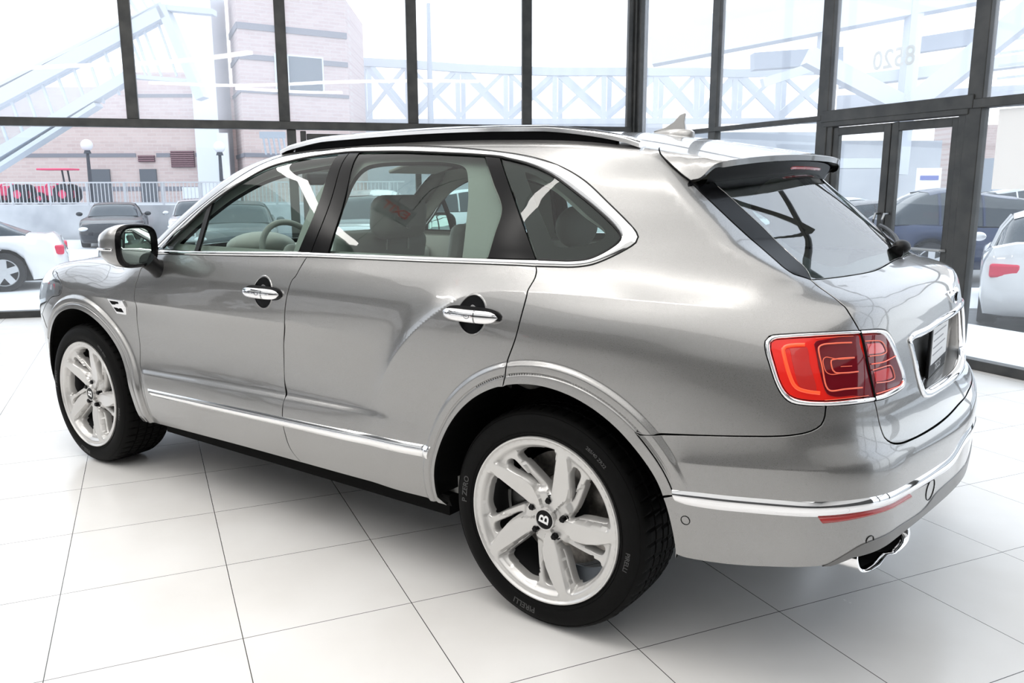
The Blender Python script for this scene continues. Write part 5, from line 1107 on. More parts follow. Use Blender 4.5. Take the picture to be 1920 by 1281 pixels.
# --- wheels
def wheel_face():
    """five paddle spokes, each with a slotted side pocket"""
    op = [(.092, 6), (.118, 8.5), (.16, 9), (.238, 9), (.250, 11), (.2535, 16), (.2535, 36), (.247, 45), (.236, 48.0), (.18, 42.5), (.125, 31.5), (.098, 22), (.084, 13)]
    sl = [(.112, 40), (.117, 44), (.150, 52), (.216, 63), (.234, 62.5), (.240, 59), (.232, 53.5), (.180, 48.5), (.128, 40.8)]
    pol = lambda L_, k: [np.array([r*math.cos(R(a+72*k)), r*math.sin(R(a+72*k))]) for r, a in L_]
    def dens(P, st=.005, closed=True):
        P3 = [np.array([p[0], 0, p[1]]) for p in P]; q = smooth_curve(P3, st, True); return q[:, [0, 2]]
    RO = .281; outer = np.array([[RO*math.cos(t), RO*math.sin(t)] for t in np.linspace(0, 2*math.pi, 181)[:-1]])
    holes = []
    for k in range(5): holes += [dens(pol(op, k)), dens(pol(sl, k))]
    def height(p):
        r = np.hypot(p[:, 0], p[:, 1]); a = np.degrees(np.arctan2(p[:, 1], p[:, 0])) % 72
        y = -.940-.026*sst(.05, .27, r)                       # dished face
        # pocket around the slot sits lower than the paddle face
        lo_ = hermite([.08, .12, .18, .23, .26], [36., 43.5, 54., 62., 66.], r)    # boundary paddle / pocket on the slot side
        hi_ = 82+0*r
        d = (a-lo_-3.0)*r*math.pi/180           # >0 on paddle
        pocket = (1-sst(-.006, .004, d))*sst(.085, .11, r)*(1-sst(.248, .268, r))*((a > 8) & (a < 80))
        y = y+.017*pocket
        # paddle edge towards next opening drops away
        d2 = (a-76.5)*r*math.pi/180; d2 = np.where(a < 20, (a+72-76.5)*r*math.pi/180, d2)
        fac = sst(0, .012, d2)*sst(.07, .10, r)*(1-sst(.24, .262, r))
        y = y+.014*fac
        # rim step and hub
        y = y+.010*(1-sst(.246, .262, r))*((a > 9) & (a < 46))
        y = y+.012*0*r-.004*(1-sst(.040, .045, r))
        return y
    FPTS = []
    # grid
    g = []
    for r in np.arange(.004, RO, .0055):
        n = max(6, int(2*math.pi*r/.0055)); t = np.arange(n)/n*2*math.pi+r*50; g.append(np.stack([r*np.cos(t), r*np.sin(t)], 1))
    g = np.vstack(g); keep = np.ones(len(g), bool)
    for h in holes: keep &= ~in_poly(g, h)
    g = g[keep]
    for h in holes+[outer]: g = g[seg_dist(g, h) > .0035]
    rings = [outer]+holes; allp = np.vstack(rings+[g]); e = []; b0 = 0
    for a in rings: n = len(a); e += [(b0+i, b0+(i+1) % n) for i in range(n)]; b0 += n
    FL = []
    for k in range(5):
        rr_ = np.arange(.088, .262, .004)
        for dd in (-.0075, -.005, -.001, .003, .0055):
            a_ = np.radians(hermite([.08, .12, .18, .23, .26], [36., 43.5, 54., 62., 66.], rr_)+3.0+np.degrees(dd/rr_)+72*k); FL.append(np.stack([rr_*np.cos(a_), rr_*np.sin(a_)], 1))
        for dd in (-.001, .0015, .006, .011, .0135):
            a_ = np.radians(76.5+np.degrees(dd/rr_)+72*k); FL.append(np.stack([rr_*np.cos(a_), rr_*np.sin(a_)], 1))
    for q in FL:
        keepf = np.ones(len(q), bool)
        for h in holes: keepf &= ~in_poly(q, h)
        q = q[keepf]
        if len(q) < 2: continue
        g = g[np.min(np.hypot(g[:, None, 0]-q[None, :, 0], g[:, None, 1]-q[None, :, 1]), 1) > .0032]
        for h in holes: q = q[seg_dist(q, h) > .0012] if len(q) else q
        FPTS.append(q)
    allp = np.vstack([allp[:sum(len(a) for a in rings)], g]+[q for q in FPTS if len(q)])
    res = geometry.delaunay_2d_cdt([Vector((float(q[0]), float(q[1]))) for q in allp], e, [], 0, 1e-7)
    vs = np.array([[q.x, q.y] for q in res[0]]); F_ = np.array([list(t) for t in res[2]]); cen = vs[F_].mean(1); k = in_poly(cen, outer)
    for h in holes: k &= ~in_poly(cen, h)
    F_ = F_[k]; yy = height(vs); v = [(p[0], y, p[1]) for p, y in zip(vs, yy)]; f = [tuple(t) for t in F_]
    idx = {}
    for i, oo in enumerate(res[3]):
        for q in oo: idx[q] = i
    b0 = len(outer)
    for h in holes:
        n = len(h); ids = [idx[b0+i] for i in range(n)]; b0 += n; hv = vs[ids]
        c = hv.mean(0); tg_ = np.roll(hv, -1, 0)-np.roll(hv, 1, 0); tg_ /= np.linalg.norm(tg_, axis=1)[:, None]; nin = np.stack([-tg_[:, 1], tg_[:, 0]], 1)
        if ((c-hv)*nin).sum() < 0: nin = -nin
        st = len(v); yb = yy[ids]; cuts = ((.0012, .001), (.003, .004), (.0045, .012), (.006, .034))
        for dx, dy in cuts: v += [(a[0]+m_[0]*dx, y_+dy, a[1]+m_[1]*dx) for a, m_, y_ in zip(hv, nin, yb)]
        prev = ids
        for q in range(len(cuts)):
            cur = [st+q*n+i for i in range(n)]; f += [(prev[i], prev[(i+1) % n], cur[(i+1) % n], cur[i]) for i in range(n)]; prev = cur
    mb = MB(); mb.add(v, f)
    # outer lip and barrel
    mb.lathe([(.281, float(height(np.array([[.281, .01]]))[0])), (.2835, -.968), (.287, -.972), (.2915, -.972), (.2935, -.968), (.293, -.960), (.285, -.955)], 120)
    return mb
def make_wheel(name):
    w = wheel_face().build(name, rimm, car, smooth=True, angle=38)
    mb = MB(); mb.lathe([(.262, -.93), (.256, -.915), (.250, -.86), (.248, -.74), (.262, -.71), (.285, -.70)], 96); mb.build('rim_barrel', rimdark, w, smooth=True)
    # back plate closes the barrel
    # tyre
    prof = [(.284, -.955), (.2925, -.962), (.297, -.9665), (.304, -.970), (.318, -.9735), (.335, -.9745), (.352, -.9715), (.364, -.966), (.3735, -.958), (.3795, -.948), (.3835, -.936), (.3855, -.925)]
    tr_ = []
    for y0, y1 in ((-.925, -.898), (-.889, -.850), (-.840, -.812), (-.802, -.764), (-.755, -.735)):
        cy = .3875-.35*(y0+.83)**2; cz = .3875-.35*(y1+.83)**2; tr_ += [(cy-.008, y0-.0005), (cy, y0+.0005), (cz, y1-.0005), (cz-.008, y1+.0005)]
    tr_ = tr_[1:]
    back = [(.3835, -.724), (.3735, -.702), (.352, -.6885), (.318, -.687), (.292, -.70), (.284, -.705)]
    pr = prof+tr_+back; mb = MB(); mb.lathe(pr, 300)
    # sipes: notch the tread blocks and shoulder
    K = len(pr); sh = [i for i, (r, y) in enumerate(pr) if r > .3805 and -.950 < y < -.705]
    vv = []
    for n_, (x, y, z) in enumerate(mb.v):
        i, j = divmod(n_, K)
        r, yy_ = pr[j]
        if j in sh:
            ph = (i+ (0 if yy_ < -.86 else 2 if yy_ < -.80 else 4 if yy_ < -.75 else 0)) % 6
            if ph == 0:
                s_ = (r-.0055)/r; x *= s_; z *= s_
        vv.append((x, y, z))
    mb.v = vv
    ty = mb.build('tyre', rubber, w, smooth=True, angle=30)
    # sidewall relief rings and lettering
    mb = MB()
    for r, y in ((.3685, -.9625), (.306, -.9712)): mb.lathe([(r-.0012, y+.001), (r, y-.0016), (r+.0012, y+.001)], 120)
    mb.build('sidewall_ring', rubber, w, smooth=True)
    let = mat('tyre_lettering', (.045, .045, .045), .5)
    for txt, ang, size, rr in (('P ZERO', 172, .030, .330), ('PIRELLI', 258, .030, .332), ('285/40 ZR22', 52, .017, .340), ('PIRELLI', 350, .022, .330)):
        v, f = text_mesh(txt, size, .0, True); mb = MB(); v2 = []
        for x, y, z in v:
            a = R(ang)-x/rr; r = rr+y; v2.append((r*math.cos(a), -.9755+.0+.00004/1e-2*(r-.335)**2*1.2, r*math.sin(a)))
        mb.add(v2, f); o = mb.build('sidewall_lettering', let, w, fix=False)
    # brake
    mb = MB(); mb.lathe([(.06, -.800), (.12, -.800), (.125, -.815), (.205, -.815), (.207, -.800), (.205, -.785), (.06, -.785)], 72, closed=True); mb.build('brake_disc', disc_m, w, smooth=True, angle=30)
    mb = MB(); mb.lathe([(.0, -.86), (.07, -.86), (.085, -.82), (.085, -.79)], 48); mb.build('brake_hub', rimdark, w, smooth=True, angle=30)
    mb = MB(); v = []; n_ = 16
    for r, yy_ in ((.115, -.85), (.215, -.85), (.225, -.83), (.225, -.76), (.115, -.76)):
        for i in range(n_+1): a = R(135+70*i/n_); v.append((r*math.cos(a), yy_, r*math.sin(a)))
    m_ = n_+1; mb.add(v, [(k*m_+i, k*m_+i+1, (k+1) % 5*m_+i+1, (k+1) % 5*m_+i) for k in range(5) for i in range(n_)]+[tuple(k*m_ for k in range(5)), tuple(k*m_+n_ for k in reversed(range(5)))])
    mb.build('brake_caliper', caliper_m, w, bevel=.006, seg=2, smooth=True)
    # lug nuts, cap and badge letter
    for k in range(5):
        a = R(9+72*k+2); c = (.066*math.cos(a), .066*math.sin(a)); mb = MB()
        mb.lathe([(.0001, -.950), (.009, -.950), (.0115, -.946), (.0125, -.925)], 6, c=(c[0], 0, c[1])); mb.lathe([(.0125, -.930), (.0165, -.929), (.017, -.922)], 20, c=(c[0], 0, c[1])); mb.build('lug_nut', gblack, w)
    mb = MB(); mb.lathe([(.0001, -.9535), (.0305, -.9535), (.0325, -.9515), (.0335, -.945)], 40); mb.build('centre_cap', gblack, w, smooth=True, angle=30)
    mb = MB(); mb.lathe([(.0335, -.9380), (.0335, -.9545), (.0355, -.9555), (.0375, -.9545), (.0385, -.9360)], 48); mb.build('cap_ring', rimm, w, smooth=True, angle=40)
    v, f = text_mesh('B', .054, .0, True); mb = MB(); a = R(78)
    mb.add([((x*1.15)*math.cos(a)-y*math.sin(a), -.9542, (x*1.15)*math.sin(a)+y*math.cos(a)) for x, y, z in v], f); mb.build('cap_letter', white_m, w, fix=False)
    return w
w0 = make_wheel('wheel'); w0.location = (0, 0, .387)
w1 = copy_tree(w0, car); w1.location = (FC-.010, 0, .387)
for x in (0, FC-.010):
    w_ = copy_tree(w0, car); w_.location = (x, 0, .387); w_.rotation_euler = (0, 0, math.pi)
for o in [o for o in bpy.data.objects if o.parent == car and o.name.startswith('wheel') and 'liner' not in o.name]: pass

# --- number plate recess
rim_ = smooth_curve(plo, .012); rim2 = np.vstack([rim_, mir(rim_[:-1])[::-1]]); rim2 = rim2[:-1] if np.linalg.norm(rim2[0]-rim2[-1]) < 1e-4 else rim2
rp = offp(rim2, 0.); g = gradF(rp); cc = rp.mean(0)
inn = rp+(cc-rp)*np.array([0, .03, .06]); back = inn.copy(); back[:, 0] = .995-.05*np.abs(back[:, 1])**1.7; back = cc+(back-cc)*np.array([1, .985, .97])
mid = inn.copy(); mid[:, 0] -= .004
K = len(rp); v = np.vstack([rp-g*.001, mid, back])
mb = MB(); mb.add(v[K:], [(i, (i+1) % K, K+(i+1) % K, K+i) for i in range(K)]+[tuple(K+i for i in range(K))])
recess = mb.build('plate_recess', paint, tailgate, smooth=False)
# chrome surround
mb = MB(); ro = rp-(cc-rp)/np.linalg.norm(cc-rp, axis=1)[:, None]*.0; cross = []
tgv = np.roll(rp, -1, 0)-np.roll(rp, 1, 0); tgv /= np.linalg.norm(tgv, axis=1)[:, None]; sd = np.cross(g, tgv)
if ((cc-rp)*sd).sum() < 0: sd = -sd
for a, b in ((-.004, -.004), (-.006, .003), (0, .008), (.012, .006), (.020, -.004), (.020, -.016)): cross.append(rp+sd*a+g*b)
vv = np.vstack(cross); mb.add(vv, [(r*K+i, r*K+(i+1) % K, (r+1)*K+(i+1) % K, (r+1)*K+i) for r in range(5) for i in range(K)])
mb.build('plate_surround', chrome, tailgate, smooth=True, angle=60)
pl = MB(); pl.box((1.000, -.168, .862), (1.010, .168, 1.045)); plate = pl.build('licence_plate', pblack, car, bevel=.003)
MB().box((1.0102, -.152, .905), (1.0115, .152, 1.035)).build('paper_tag', white_m, plate)
grey_ink = mat('grey_ink', (.35, .35, .37), .6)
def textobj(s, size, M_, m_, parent, name='lettering', bold=False):
    v, f = text_mesh(s, size, 0, bold); mb = MB(); mb.add([tuple(M_ @ Vector(q)) for q in v], f); return mb.build(name, m_, parent, fix=False)
MX = lambda x, y, z: Matrix.Translation((x, y, z)) @ Matrix(((0, 0, 1, 0), (1, 0, 0, 0), (0, 1, 0, 0), (0, 0, 0, 1)))
textobj('TISCUS', .036, MX(1.0106, 0, .882), white_m, plate, bold=True)
for k_ in range(4): MB().box((1.0116, -.13, 1.005-.024*k_), (1.0118, .11-.05*(k_ % 2), 1.010-.024*k_)).build('printed_line', grey_ink, plate)
# winged badge
def badge():
    cz = 1.125; mb = MB(); 
    outl = [(.0, .020), (.022, .016), (.05, .024), (.085, .026), (.118, .020), (.098, .010), (.078, -.002), (.058, -.012), (.036, -.018), (.018, -.022), (.0, -.024)]
    half = [(-y, z) for y, z in outl]; poly = outl+[( -y, z) for y, z in outl[-2:0:-1]]
    P = []
    for y, z in poly: P.append((1, y, cz+z))
    def sx_(y, z): return float(cast_out(np.array([[0, y, z]]), np.array([[1., 0, 0]]))[0, 0])
    n = len(P); v = [(sx_(y, z)-.004, y, z) for _, y, z in P]+[(sx_(y, z)+.004, y*.98, z) for _, y, z in P]+[(sx_(0, cz)+.007, y*.55, cz+(z-cz)*.6) for _, y, z in P]
    mb.add(v, [(i, (i+1) % n, n+(i+1) % n, n+i) for i in range(n)]+[(n+i, n+(i+1) % n, 2*n+(i+1) % n, 2*n+i) for i in range(n)]+[tuple(2*n+i for i in range(n))])
    b = mb.build('winged_badge', chrome, tailgate, smooth=True, angle=30)
    x = sx_(0, cz)+.007; mb = MB(); mb.lathe([(.0001, .004), (.015, .004), (.018, 0)], 24, axis='x', c=(x, 0, cz)); mb.build('badge_boss', gblack, b)
    textobj('B', .026, MX(x+.0045, 0, cz), chrome, b, bold=True)
badge()
# --- rear wiper
mb = MB(); 
def gpt(y, z, d=0.):
    P = cast_out(np.array([[.1, y, z]]), np.array([[1., 0, 0]]))[0]; return P+gradF(P[None])[0]*d
a = gpt(.02, 1.262, .012); mb = MB(); mb.sphere(tuple(a+np.array([0, 0, .012])), .028, 20, 12, (1.1, 1.3, .9)); 
mb.tube([tuple(a+np.array([-.01, -.03, -.005])), tuple(a+np.array([-.01, .05, .012]))], .024, 14)
wp = mb.build('rear_wiper', pblack, car, smooth=True)
ps = [gpt(.03+.42*t, 1.275+.055*math.sin(t*1.3), .020-.006*t) for t in np.linspace(0, 1, 10)]
MB().tube([tuple(p) for p in ps], [.010]*4+[.008]*6, 8).build('wiper_arm', pblack, wp, smooth=True)


# ---------------------------------------------------------------- street outside and parked cars
F_h = Vector((Fv.x, Fv.y, 0)).normalized(); R_h = Vector((Rv.x, Rv.y, 0)).normalized()
def at(px, D, z=0.):
    """place at bearing px (image column on the horizon) and D metres ahead"""
    p = CP+F_h*D+R_h*(D*(px-960)/1565); return Vector((p.x, p.y, z))
def zat(py, D): return 1.493-(py-352.2)/1565*D
GZ = -.30
asph = mat('wet_asphalt', (.12, .125, .135), .45); noise_color(asph, (.09, .095, .105), (.17, .175, .18), 3)
snow = mat('pale_concrete', (.82, .83, .85), .8); noise_color(snow, (.72, .73, .76), (.86, .87, .89), .8)
def flat(name, pts, z, m, kind='structure', t=.1):
    n = len(pts); o = meshobj(name, [(p[0], p[1], z) for p in pts]+[(p[0], p[1], z-t) for p in pts], [tuple(range(n)), tuple(reversed(range(n, 2*n)))]+[(i, n+i, n+(i+1) % n, (i+1) % n) for i in range(n)], m)
    o['kind'] = kind; return o
flat('ground', [(-90, -25), (60, -25), (60, 95), (-90, 95)], GZ, asph)
# pavement hugging the glass walls, then paler strips across the car park
def strip(a0, a1, b0, b1, z, m, name='pavement', t=.25): flat(name, [a0[:2], a1[:2], b1[:2], b0[:2]], z, m, t=t)
strip(onL(-3, 0, 0), onL(22, 0, 0), onL(-3, 0, -2.6), onL(22, 0, -2.6), -.03, snow)
strip(onR(-3, 0, 0), onR(16, 0, 0), onR(-3, 0, -2.2), onR(16, 0, -2.2), -.035, snow)
strip(at(-400, 12.5), at(150, 12.5), at(-500, 19), at(250, 19.5), GZ+.012, snow, 'snow_strip', .02)
strip(at(-700, 19.0), at(170, 20.5), at(-900, 29.5), at(178, 29.5), GZ+.014, snow, 'snow_strip', .02)
strip(at(286, 24), at(900, 24), at(286, 29.5), at(900, 29.5), GZ+.014, snow, 'snow_strip', .02)
strip(at(1250, 13), at(2600, 11), at(1250, 15), at(2600, 14), GZ+.02, snow, 'snow_strip', .02)
strip(at(1250, 24), at(2300, 24), at(1250, 34), at(2300, 34), GZ+.02, snow, 'snow_strip', .02)
# retaining wall with railing
conc = mat('grey_concrete', (.52, .53, .55), .85); noise_color(conc, (.42, .43, .46), (.62, .63, .65), 1.2)
lamb = mat('galvanised_rail', (.62, .63, .66), .5, .3)
DW = 30.
a, b = at(-120, DW), at(760, DW)
rw = MB(); rw.obox((a.x, a.y, (GZ+.92)/2), (b.x, b.y, (GZ+.92)/2), .4, .92-GZ); o = rw.build('retaining_wall', conc); tag(o, 'low grey concrete retaining wall below the railing across the car park', 'wall')
up_t = at(-120, DW+.1); up_e = at(760, DW+.1)
flat('terrace', [at(-150, DW)[:2], at(800, DW)[:2], at(800, DW+12)[:2], at(-150, DW+12)[:2]], .90, conc, t=1.1)
rl = thing('railing', 'pale steel railing with thin upright bars along the top of the retaining wall', 'railing', (a.x, a.y, .92))
dv = (b-a); dl = dv.length; dn = dv.normalized()
def rloc(t, z): p = dn*t; return (p.x, p.y, z)
mb = MB(); mb.obox(rloc(0, .80), rloc(dl, .80), .05, .05); mb.build('top_rail', lamb, rl)
mb = MB(); mb.obox(rloc(0, .08), rloc(dl, .08), .04, .04); mb.build('bottom_rail', lamb, rl)
npst = int(dl/1.36)
for i in range(npst+1):
    MB().obox(rloc(i*1.36, 0), rloc(i*1.36, .80), .06, .06).build('railing_post', lamb, rl)
mb = MB()
for i in range(int(dl/.135)): mb.obox(rloc(i*.135, .08), rloc(i*.135, .80), .022, .022)
tag(mb.build('railing_bars', lamb, rl), 'thin upright bars', kind='stuff')
# brick building
def brick_mat(name, c1, c2, mortar, scale=1.):
    m = mat(name, c1, .9); bt = N(m, 'ShaderNodeTexBrick'); tcn = N(m, 'ShaderNodeTexCoord'); mp = N(m, 'ShaderNodeMapping')
    mp.inputs['Rotation'].default_value = (R(90), 0, 0); mp.inputs['Rotation'].default_value = (R(-90), 0, 0)
    L(m, tcn.outputs['Object'], mp.inputs[0]); L(m, mp.outputs[0], bt.inputs[0]); bt.inputs['Scale'].default_value = 1; bt.inputs['Brick Width'].default_value = .42; bt.inputs['Row Height'].default_value = .15
    bt.inputs['Mortar Size'].default_value = .014; bt.inputs['Color1'].default_value = (*c1, 1); bt.inputs['Color2'].default_value = (*c2, 1); bt.inputs['Mortar'].default_value = (*mortar, 1)
    L(m, bt.outputs[0], bsdf(m).inputs['Base Color']); return m
brick = brick_mat('pale_pink_brick', (.54, .42, .40), (.60, .48, .455), (.60, .52, .50))
bandm = mat('grey_brick_band', (.22, .22, .25), .9)
doorm = mat('grey_steel_door', (.10, .11, .13), .6); louv = mat('maroon_louvre', (.10, .035, .05), .6)
palepanel = mat('pale_metal_panel', (.72, .75, .80), .5)
wingrey = mat('dark_window_glass', (.10, .13, .16), .1)
BD = 37.
ang = math.atan2(R_h.y, R_h.x)
o0 = at(0, BD)
bl = thing('brick_building', 'long pale pink brick building with doors and louvres behind the railing', 'building', (o0.x, o0.y, GZ), ang)
X = lambda px: BD*(px-0)/1565       # metres along the facade from image column 0
Z = lambda py: zat(py, BD)-GZ
def bx(name, x0, y0, z0, x1, y1, z1, m, parent): return MB().box((x0, y0, z0), (x1, y1, z1)).build(name, m, parent)
bx('facade', X(-60), 0, 0, X(378), 6, Z(168), brick, bl)
bx('facade', X(250), .5, Z(168), X(380), 6, Z(140), brick, bl)
for x0, x1 in ((15, 261), (299, 325), (372, 382)): bx('brick_band', X(x0), -.03, Z(294), X(x1), .1, Z(287), bandm, bl)
bx('brick_band', X(0), -.03, Z(356), X(382), .1, Z(348), bandm, bl)
bx('brick_band', X(262), -.03, Z(187), X(378), .1, Z(181), bandm, bl)
for x0, x1 in ((175, 210), (266, 297)): bx('steel_door', X(x0), -.08, 1.2, X(x1), .1, Z(316), doorm, bl)
for x0, y0, x1, y1 in ((266, 303, 296, 291), (327, 313, 370, 283)):
    lo_ = bx('louvre', X(x0), -.10, Z(y0), X(x1), .1, Z(y1), louv, bl); mb = MB(); k = int((y0-y1)/3.6)
    for i in range(k): zz = Z(y0)+(Z(y1)-Z(y0))*(i+.5)/k; mb.box((X(x0), -.14, zz), (X(x1), -.10, zz+.03))
    tag(mb.build('louvre_slats', mat('louvre_slat', (.30, .16, .18), .6), lo_))
bx('column_panel', X(380), -.4, 0, X(424), 1.4, Z(-20), palepanel, bl)
bx('glazing_strip', X(421), -.5, Z(335), X(441), -.4, Z(252), snow, bl)
# brick tower
tb = thing('brick_tower', 'tall pale brick stair tower with grey bands and one dark window', 'building', (o0.x, o0.y, GZ), ang)
T0 = X(480)
mb = MB(); mb.prism([(X(427), 1.6), (T0, -1.2), (X(650), 1.4), (X(640), 7), (X(429), 7)], 'z', 0, Z(5)); mb.build('facade', brick, tb)
def facing(name, xa, ya, xb, yb, z0, z1, t, m, parent):
    mb = MB(); d = Vector((xb-xa, yb-ya, 0)); mb.obox((xa, ya, (z0+z1)/2), (xb, yb, (z0+z1)/2), t, z1-z0); return mb.build(name, m, parent)
for y0, y1 in ((76, 65), (127, 118), (184, 178), (296, 289)):
    facing('brick_band', X(427), 1.6, T0, -1.2, Z(y0), Z(y1), .1, bandm, tb); facing('brick_band', T0, -1.2, X(650), 1.4, Z(y0), Z(y1), .1, bandm, tb)
wa = lambda px: (X(px), -1.2+2.6*(X(px)-T0)/(X(650)-T0))
fr = facing('window_frame', *wa(532), *wa(609), Z(178), Z(113), .16, palepanel, tb)
facing('window_glass', *wa(535), *wa(606), Z(175), Z(116), .22, wingrey, fr); facing('window_mullion', *wa(551), *wa(553), Z(175), Z(116), .26, palepanel, fr)
# sloping glass walkway
whitesteel = mat('white_steel', (.58, .62, .68), .5); ghost = glass_mat('walkway_glass', (.93, .96, .98), 1.4, .10)
WD = 27.
def wp_(px, py, dd=0.): p = at(px, WD+dd); return (p.x, p.y, zat(py, WD+dd))
wk = thing('covered_walkway', 'white steel and glass escalator tube climbing in front of the brick building', 'walkway', tuple(at(150, WD, GZ)))
wkl = Vector(wk.location)
def wbeam(name, a, b, w, h, m=whitesteel, par=wk):
    mb = MB(); mb.obox(Vector(a)-wkl, Vector(b)-wkl, w, h); return mb.build(name, m, par)
wbeam('top_beam', wp_(-60, 228), wp_(335, 38), .5, .42); wbeam('top_rail', wp_(-60, 205), wp_(335, 26), .5, .10)
wbeam('bottom_beam', wp_(-60, 325), wp_(262, 150), .5, .30); wbeam('bottom_rail', wp_(-60, 350), wp_(200, 200), .5, .12)
wbeam('head_beam', wp_(262, 150), wp_(378, 160), .4, .12); wbeam('strut', wp_(333, 30), wp_(392, 190), .5, .28); wbeam('strut', wp_(335, 32), wp_(425, 40), .4, .16)
for i in range(11):
    t = i/10; x = -30+300*t; wbeam('mullion', wp_(x+8, 208-(x+30)*.475+5), wp_(x+30, 300-(x+30)*.49), .08, .07)
for x in (262, 290, 318): wbeam('mullion', wp_(x, 66-(x-262)*.35), wp_(x+30, 150), .07, .06)
wbeam('top_beam', wp_(250, -20), wp_(300, 60), .10, .10); wbeam('mullion', wp_(275, -20), wp_(312, 45), .06, .06); wbeam('mullion', wp_(295, -20), wp_(325, 38), .06, .06)
mb = MB(); q = [Vector(wp_(-60, 228))-wkl, Vector(wp_(335, 38))-wkl, Vector(wp_(262, 150))-wkl, Vector(wp_(-60, 325))-wkl]; off_ = F_h*.02
mb.add([tuple(v) for v in q]+[tuple(v+off_) for v in q], [(0, 1, 2, 3), (7, 6, 5, 4), (0, 4, 5, 1), (1, 5, 6, 2), (2, 6, 7, 3), (3, 7, 4, 0)]); mb.build('glazing', ghost, wk)
# truss footbridge
TDp = 46.
def tp(px, py, dd=0.): p = at(px, TDp+dd); return Vector((p.x, p.y, zat(py, TDp+dd)))
br = thing('truss_footbridge', 'white steel truss footbridge with crossed braces spanning the street', 'bridge', tuple(at(900, TDp, GZ))); brl = Vector(br.location)
tops = [(640, 122), (690, 126), (770, 130), (862, 137), (950, 141), (1040, 144), (1130, 144), (1225, 145), (1300, 145), (1370, 148), (1450, 146), (1545, 142)]
for layer, dd in ((0, 0.), (1, 2.6)):
    for i in range(len(tops)-1):
        (xa, ya), (xb, yb) = tops[i], tops[i+1]; sh = 10*layer; yb0 = 232
        P = lambda x, y: tp(x+sh, y, dd)-brl
        mb = MB(); mb.obox(P(xa, ya), P(xb, yb), .3, .42); mb.build('top_chord', whitesteel, br)
        mb = MB(); mb.obox(P(xa, yb0), P(xb, yb0), .3, .30); mb.build('bottom_chord', whitesteel, br)
        mb = MB(); mb.obox(P(xa, ya), P(xa, yb0), .22, .26, tuple(R_h)); mb.build('truss_post', whitesteel, br)
        mb = MB()
        if i % 2: mb.obox(P(xa, ya), P(xb, yb0-8), .18, .24)
        else: mb.obox(P(xa, yb0-8), P(xb, yb), .18, .24)
        mb.build('truss_brace', whitesteel, br)
        if layer == 0:
            mb = MB()
            if i % 2 == 0: mb.obox(P(xa, ya), P(xb, yb0-8), .16, .20)
            else: mb.obox(P(xa, yb0-8), P(xb, yb), .16, .20)
            mb.build('truss_brace', whitesteel, br)
mast = MB(); p = at(811, 42); mast.tube([(p.x, p.y, GZ), (p.x, p.y, zat(25, 42))], [.22, .09], 12); tag(mast.build('mast', mat('grey_steel', (.42, .46, .52), .6)), 'thin grey mast rising above the truss footbridge', 'mast')
# low pale wall under the bridge and sign panels
def block(name, px0, px1, py0, py1, D, depth, m, label, cat, base=True):
    a = at(px0, D); z1 = zat(py0, D); z0 = GZ if base else zat(py1, D); o = MB().box((0, 0, z0), (D*(px1-px0)/1565, depth, z1)).build(name, m)
    o.location = (a.x, a.y, 0); o.rotation_euler = (0, 0, ang); return tag(o, label, cat)
paleb = mat('pale_render', (.66, .69, .74), .85); noise_color(paleb, (.58, .61, .67), (.74, .77, .81), .4)
block('parapet_wall', 660, 1240, 236, 300, 48, 1.0, paleb, 'long pale parapet wall beneath the truss footbridge', 'wall')
# stadium-like building on the right
st = thing('concourse_building', 'white multi level concourse building with big raking beams on the right', 'building', tuple(at(1560, 40, GZ)), ang); sl = Vector(st.location)
rot = Matrix.Rotation(-ang, 4, 'Z')
def sb(name, p, q, w, h, m=whitesteel):
    a = rot @ (at(p[0], p[2], zat(p[1], p[2]))-sl); b = rot @ (at(q[0], q[2], zat(q[1], q[2]))-sl); mb = MB(); mb.obox(a, b, w, h); return mb.build(name, m, st)
midg = mat('mid_grey_panel', (.40, .44, .50), .7); lightg = mat('light_grey_panel', (.62, .66, .72), .7)
sb('upper_slab', (1215, 110, 42), (1920, -20, 38), 1.2, 1.3, lightg); sb('upper_slab', (1290, 62, 44), (1960, -60, 40), 1., .5, whitesteel)
sb('raking_beam', (1500, 118, 38), (1700, 215, 38), .8, .75); sb('raking_beam', (1700, 205, 36), (1925, 20, 33), .8, .85); sb('raking_beam', (1540, 128, 40), (1420, 165, 40), .5, .4, lightg)
sb('deck', (1400, 128, 43), (1560, 118, 43), .8, .8, midg); sb('deck', (1560, 165, 41), (1960, 120, 38), 1.0, .5, lightg); sb('deck', (1560, 205, 44), (1960, 185, 40), 1.0, .9, paleb)
sb('pier', (1690, -60, 39), (1684, 330, 39), .7, .55, lightg); sb('pier', (1530, 60, 40), (1527, 150, 40), .5, .5, lightg)
for i in range(6): sb('handrail', (1850, 70+i*22, 36), (1960, 55+i*23, 34), .06, .10)
sb('window_band', (1700, 100, 41), (1840, 80, 39), .5, .7, midg)
v_, f_ = text_mesh('8520', .235, .0, True); pz_ = onR(4.23, 2.62, -.012); MT = Matrix.Translation(pz_) @ Matrix.Rotation(math.atan2(uR.y, uR.x), 4, 'Z') @ Matrix.Rotation(R(90), 4, 'X') @ Matrix.Scale(-1, 4, (1, 0, 0))
tag(MB().add([tuple(MT @ Vector(q)) for q in v_], f_).build('street_number', white_m, fix=False), 'white street number 8520 on the glass above the entrance doors, seen mirrored from inside', 'number')
